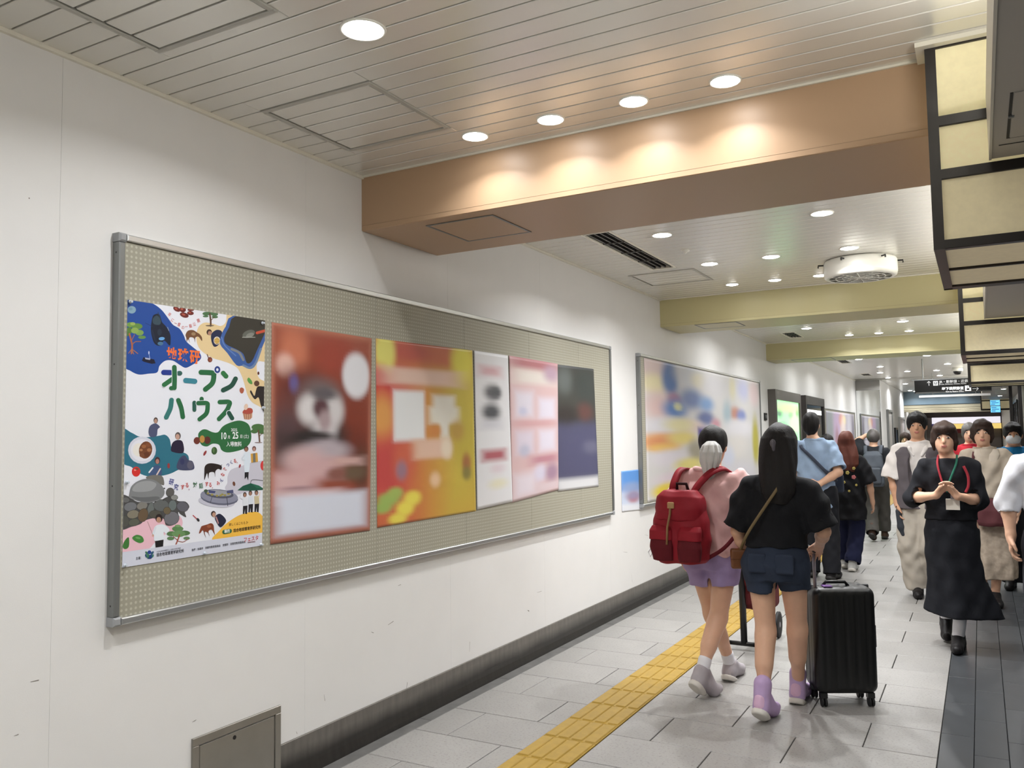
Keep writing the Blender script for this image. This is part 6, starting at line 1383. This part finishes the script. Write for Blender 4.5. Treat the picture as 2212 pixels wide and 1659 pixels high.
LG = (2.665, 7.10, 0)
P_ = facing('woman in black top and long black flared skirt with clasped hands and a lanyard', LG, 1.655,
  dict(head=(0.02,0.05,1.535), neck=(0.0,0.01,1.375), elR=(0.255,0.03,1.085), wrR=(0.085,0.205,1.120), elL=(-0.185,0.03,1.075), wrL=(-0.055,0.205,1.115), knR=(0.06,0.02,0.46), anR=(0.075,-0.24,0.15), toR=(0.07,-0.12,0.05), knL=(-0.06,0.05,0.47), anL=(-0.012,0.08,0.09), toL=(-0.005,0.235,0.035)), h=0.007)
P_.body(hd={'R': ((-0.62,0.25,0.72),(-0.6,0.3,-0.5),(0.2,0.6,0.6)), 'L': ((0.60,0.20,0.74),(0.6,0.3,-0.5),(-0.2,0.6,0.6))}, curl=0.55)
P_.top(cloth('black_top', (22,23,28)), 0.93, ex=0.020, r0=0.078, r1=0.060, f=1.25, wr=0.008, name='top', ztop=1.375)
d = SD(0.008); d.loft([(0.24,-0.055,0.02,0.255,0.215),(0.34,-0.045,0.02,0.225,0.19),(0.50,-0.02,0.02,0.185,0.165),(0.66,0,0.01,0.180,0.150),(0.85,0,0.0,0.186,0.140),(0.98,0,0.0,0.155,0.115)], 0.02, ripple=(0.014,5,0.6,0.85,0.3))
pl = V3(0.0,0,0.26); 
d.add(lambda X,Y,Z: (Z-(0.215+0.22*(X+0.02)))+0*Y, (-0.4,-0.4,0.1), (0.4,0.4,0.5), 0, 'int')
d.ell((-0.05,0.02,0.20), (0.20,0.165,0.10), 0, True)
d.build('skirt', cloth('black_skirt', (18,20,26)), P_.t, 0.004)
for k in 'LR': P_.shoe(k, MATS['cloth_black_shoe'], sole=MATS['dark_sole'], sock=M_sock)
SD(0.007).cone((-0.012,0.10,0.10), (-0.03,0.11,0.24), 0.042, 0.046, 0.01).build('long_sock', M_sock, P_.t)
d = SD(0.006); P_.hair_cap(d, 0.014); hc = P_.J['head']; d.ell(hc+V3(0,0.050,0.068), (0.074,0.056,0.036), 0.03)
for sg in (-1,1): d.chain([hc+V3(sg*0.074,0.02,0.04), hc+V3(sg*0.078,0.012,-0.03), hc+V3(sg*0.070,-0.005,-0.085)], [0.018,0.015,0.010], 0.02)
d.build('hair', M_hairb, P_.t, 0.005, wf=(48,48,1.5))
ln = thing('name_badge', 'white name badge on a red and green lanyard worn by the woman in black', 'badge', (LG[0]+0.02, LG[1]-0.185, 1.02), PI)
o_ = V3(-0.02,0.185,1.02)
M_lgr, M_lrd = cloth('lanyard_green', (34,92,74)), cloth('lanyard_red', (146,44,54))
fw = lambda p: (0, 1, 0.3)
strap('lanyard', [tuple(V3(*p)-o_) for p in [(0.065,0.03,1.41),(0.070,0.115,1.34),(0.045,0.158,1.22),(0.025,0.172,1.14)]], 0.014, 0.004, M_lrd, ln, fw)
strap('lanyard', [tuple(V3(*p)-o_) for p in [(-0.06,0.03,1.41),(-0.05,0.118,1.34),(-0.005,0.160,1.22),(0.015,0.174,1.14)]], 0.014, 0.004, M_lgr, ln, fw)
MB().bevbox(-0.045,0.045,-0.010,-0.004,-0.005,0.075,0.002).build('card', mat('badge_card', S(216,210,198), 0.4), ln, local=True)
MB().bevbox(-0.012,0.012,-0.006,0.002,0.075,0.12,0.002).build('clip', M_tele, ln, local=True)
strap('key_cord', [tuple(V3(*p)-o_) for p in [(-0.10,0.115,1.33),(-0.125,0.125,1.26),(-0.125,0.130,1.19),(-0.105,0.140,1.14)]], 0.018, 0.006, M_lrd, ln, fw)

LH = (2.925, 8.98, 0)
P_ = facing('woman in beige collared blouse and long beige skirt with brown hair', LH, 1.695,
  dict(head=(0.03,0.04,1.565), neck=(0.01,0.01,1.405), elR=(0.235,0.0,1.10), wrR=(0.21,0.10,0.87), elL=(-0.235,0.0,1.10), wrL=(-0.22,0.08,0.87), knR=(0.08,0.0,0.47), anR=(0.085,-0.17,0.14), toR=(0.085,-0.04,0.05), knL=(-0.05,0.10,0.48), anL=(-0.01,0.06,0.09), toL=(-0.03,0.20,0.035)), h=0.009)
P_.body(); P_.top(cloth('beige_blouse', (186,174,158)), 0.94, ex=0.022, r0=0.090, r1=0.100, f=0.95, wr=0.012, name='blouse')
d = SD(0.006)
for sg in (-1,1): d.loft([(1.30,sg*0.045,0.115,0.035,0.014),(1.37,sg*0.06,0.095,0.048,0.018),(1.42,sg*0.065,0.05,0.03,0.03)], 0.01)
d.build('collar', mat('collar_pale', S(194,183,168), 0.8), P_.t)
d = SD(0.009); d.loft([(0.24,-0.01,0.02,0.185,0.160),(0.40,-0.005,0.02,0.195,0.168),(0.60,0,0.01,0.188,0.150),(0.86,0,0,0.180,0.135),(1.0,0,0,0.15,0.115)], 0.02, ripple=(0.014,6,0.2,0.9,0.3)); d.ell((-0.01,0.02,0.20), (0.16,0.13,0.09), 0, True)
d.build('skirt', mat('patterned_beige', S(160,146,130), 0.85, noise=0.22, nscale=26), P_.t, 0.004)
for k in 'LR': P_.shoe(k, MATS['cloth_black_shoe'], sole=mat('grey_sole', S(120,116,114), 0.6))
d = SD(0.006); P_.hair_cap(d, 0.016); hc = P_.J['head']; d.ell(hc+V3(-0.01,0.035,0.085), (0.074,0.06,0.030), 0.02)
for sg in (-1,1): d.chain([hc+V3(sg*0.076,0.0,0.04), hc+V3(sg*0.080,-0.005,-0.03), hc+V3(sg*0.066,-0.02,-0.085)], [0.018,0.018,0.012], 0.02)
d.build('hair', M_hairb, P_.t, 0.005, wf=(48,48,1.5))
mb_ = thing('handbag', 'maroon shoulder bag hanging in front of the woman in beige', 'bag', (LH[0]+0.01, LH[1]-0.195, 0.725), PI)
SD(0.008).loft([(0.0,0,0,0.105,0.035),(0.03,0,0,0.128,0.05),(0.14,0,0,0.132,0.055),(0.25,0,0,0.115,0.03)], 0.02, n=2.6).build('bag_body', cloth('maroon_bag', (92,50,54), 0.7), mb_, 0.004)
strap('strap', [(0.10,0.0,0.24),(0.125,-0.04,0.40),(0.125,-0.075,0.56),(0.115,-0.12,0.66),(0.10,-0.19,0.69)], 0.022, 0.005, MATS['cloth_maroon_bag'], mb_, fw)

LI = (3.170, 9.95, 0)
P_ = facing('man in bright blue T-shirt and white face mask at far right', LI, 1.675, dict(head=(0.0,0.06,1.545)), h=0.010, fem=False, skin=M_skin2)
P_.body(); P_.top(cloth('bright_blue', (22,104,152)), 0.86, ex=0.022, r0=0.090, r1=0.095, f=0.75, wr=0.008, name='t_shirt'); P_.legs(MATS['cloth_black_trouser'], 0.06, 0.112, 0.085, 0.08)
for k in 'LR': P_.shoe(k, MATS['cloth_black_shoe'], sole=MATS['dark_sole'])
d = SD(0.006); P_.hair_cap(d, 0.014); hc = P_.J['head']; d.ell(hc+V3(0,0.05,0.075), (0.074,0.055,0.032), 0.02); d.build('hair', M_hairk, P_.t, 0.004, wf=(48,48,1.5))
d = SD(0.004); d.ell(hc+V3(0,0.032,-0.044), (0.066,0.078,0.058), 0.01); d.add(lambda X,Y,Z: (Y-hc[1]-0.02)+0*X+0*Z, hc-0.12, hc+0.12, 0, 'int'); d.build('face_mask', cloth('mask', (206,210,214)), P_.t)

LJ = (3.285, 6.25, 0)
P_ = facing('person in white rolled-sleeve shirt and dark trousers cut by the right edge', LJ, 1.70,
  dict(shR=(0.185,0.0,1.360), elR=(0.270,-0.03,1.135), wrR=(0.262,0.03,0.925), elL=(-0.26,0.0,1.13), wrL=(-0.26,0.05,0.92), knR=(0.12,0.06,0.48), anR=(0.10,-0.03,0.10), toR=(0.10,0.12,0.035)), h=0.007, fem=False)
P_.body(hd={'R': ((0.0,0.12,-1),(-1,0.2,0),(0.1,1,0.1))}, curl=0.6); P_.top(cloth('crisp_white', (226,228,234)), 0.95, ex=0.022, r0=0.086, r1=0.060, f=1.36, wr=0.012)
P_.legs(cloth('charcoal', (44,44,50)), 0.06, 0.115, 0.090, 0.085, wr=0.005)
for k in 'LR': P_.shoe(k, MATS['cloth_black_shoe'], sole=MATS['dark_sole'])
d = SD(0.006); P_.hair_cap(d, 0.018); hc = P_.J['head']; d.ell(hc+V3(0,0.05,0.075), (0.074,0.055,0.032), 0.02); d.build('hair', M_hairk, P_.t, 0.004, wf=(48,48,1.5))

# ---- small figures far behind
for lab, px, pt, y, rz, top, hair_m, fem in [('distant person in red top between the women in black and beige', 2093, 916, 12.2, PI, ('red_top', (176,40,52)), 'hair_grey', True),
                                  ('distant brown-haired person in olive top beside the man in vest', 1955, 936, 15.6, PI, ('olive_top', (112,100,70)), 'hair_brown', True),
                                  ('dark-haired person half hidden between light blue man and auburn woman', 1786, 940, 12.6, 0.0, ('taupe_top', (120,100,84)), 'hair_black', True)]:
    q = on_y(px, pt, y); H = min(max(q[2], 1.5), 1.75)
    P_ = Person(lab, (q[0], y, 0), rz, H, {}, h=0.012, fem=fem, face=rz != 0)
    P_.body(); P_.top(cloth(top[0], top[1]), 0.85, ex=0.022, r0=0.085, r1=0.085, f=0.9, wr=0.006, name='top'); P_.legs(MATS['cloth_black_trouser'], 0.06, 0.112, 0.085, 0.08)
    for k in 'LR': P_.shoe(k, MATS['cloth_black_shoe'], sole=MATS['dark_sole'])
    d = SD(0.008); P_.hair_cap(d, 0.016); hc = P_.J['head']; d.ell(hc+V3(0,-0.02,-0.02), (0.086,0.075,0.08), 0.02); d.build('hair', MATS[hair_m], P_.t, 0.004, wf=(48,48,1.5))
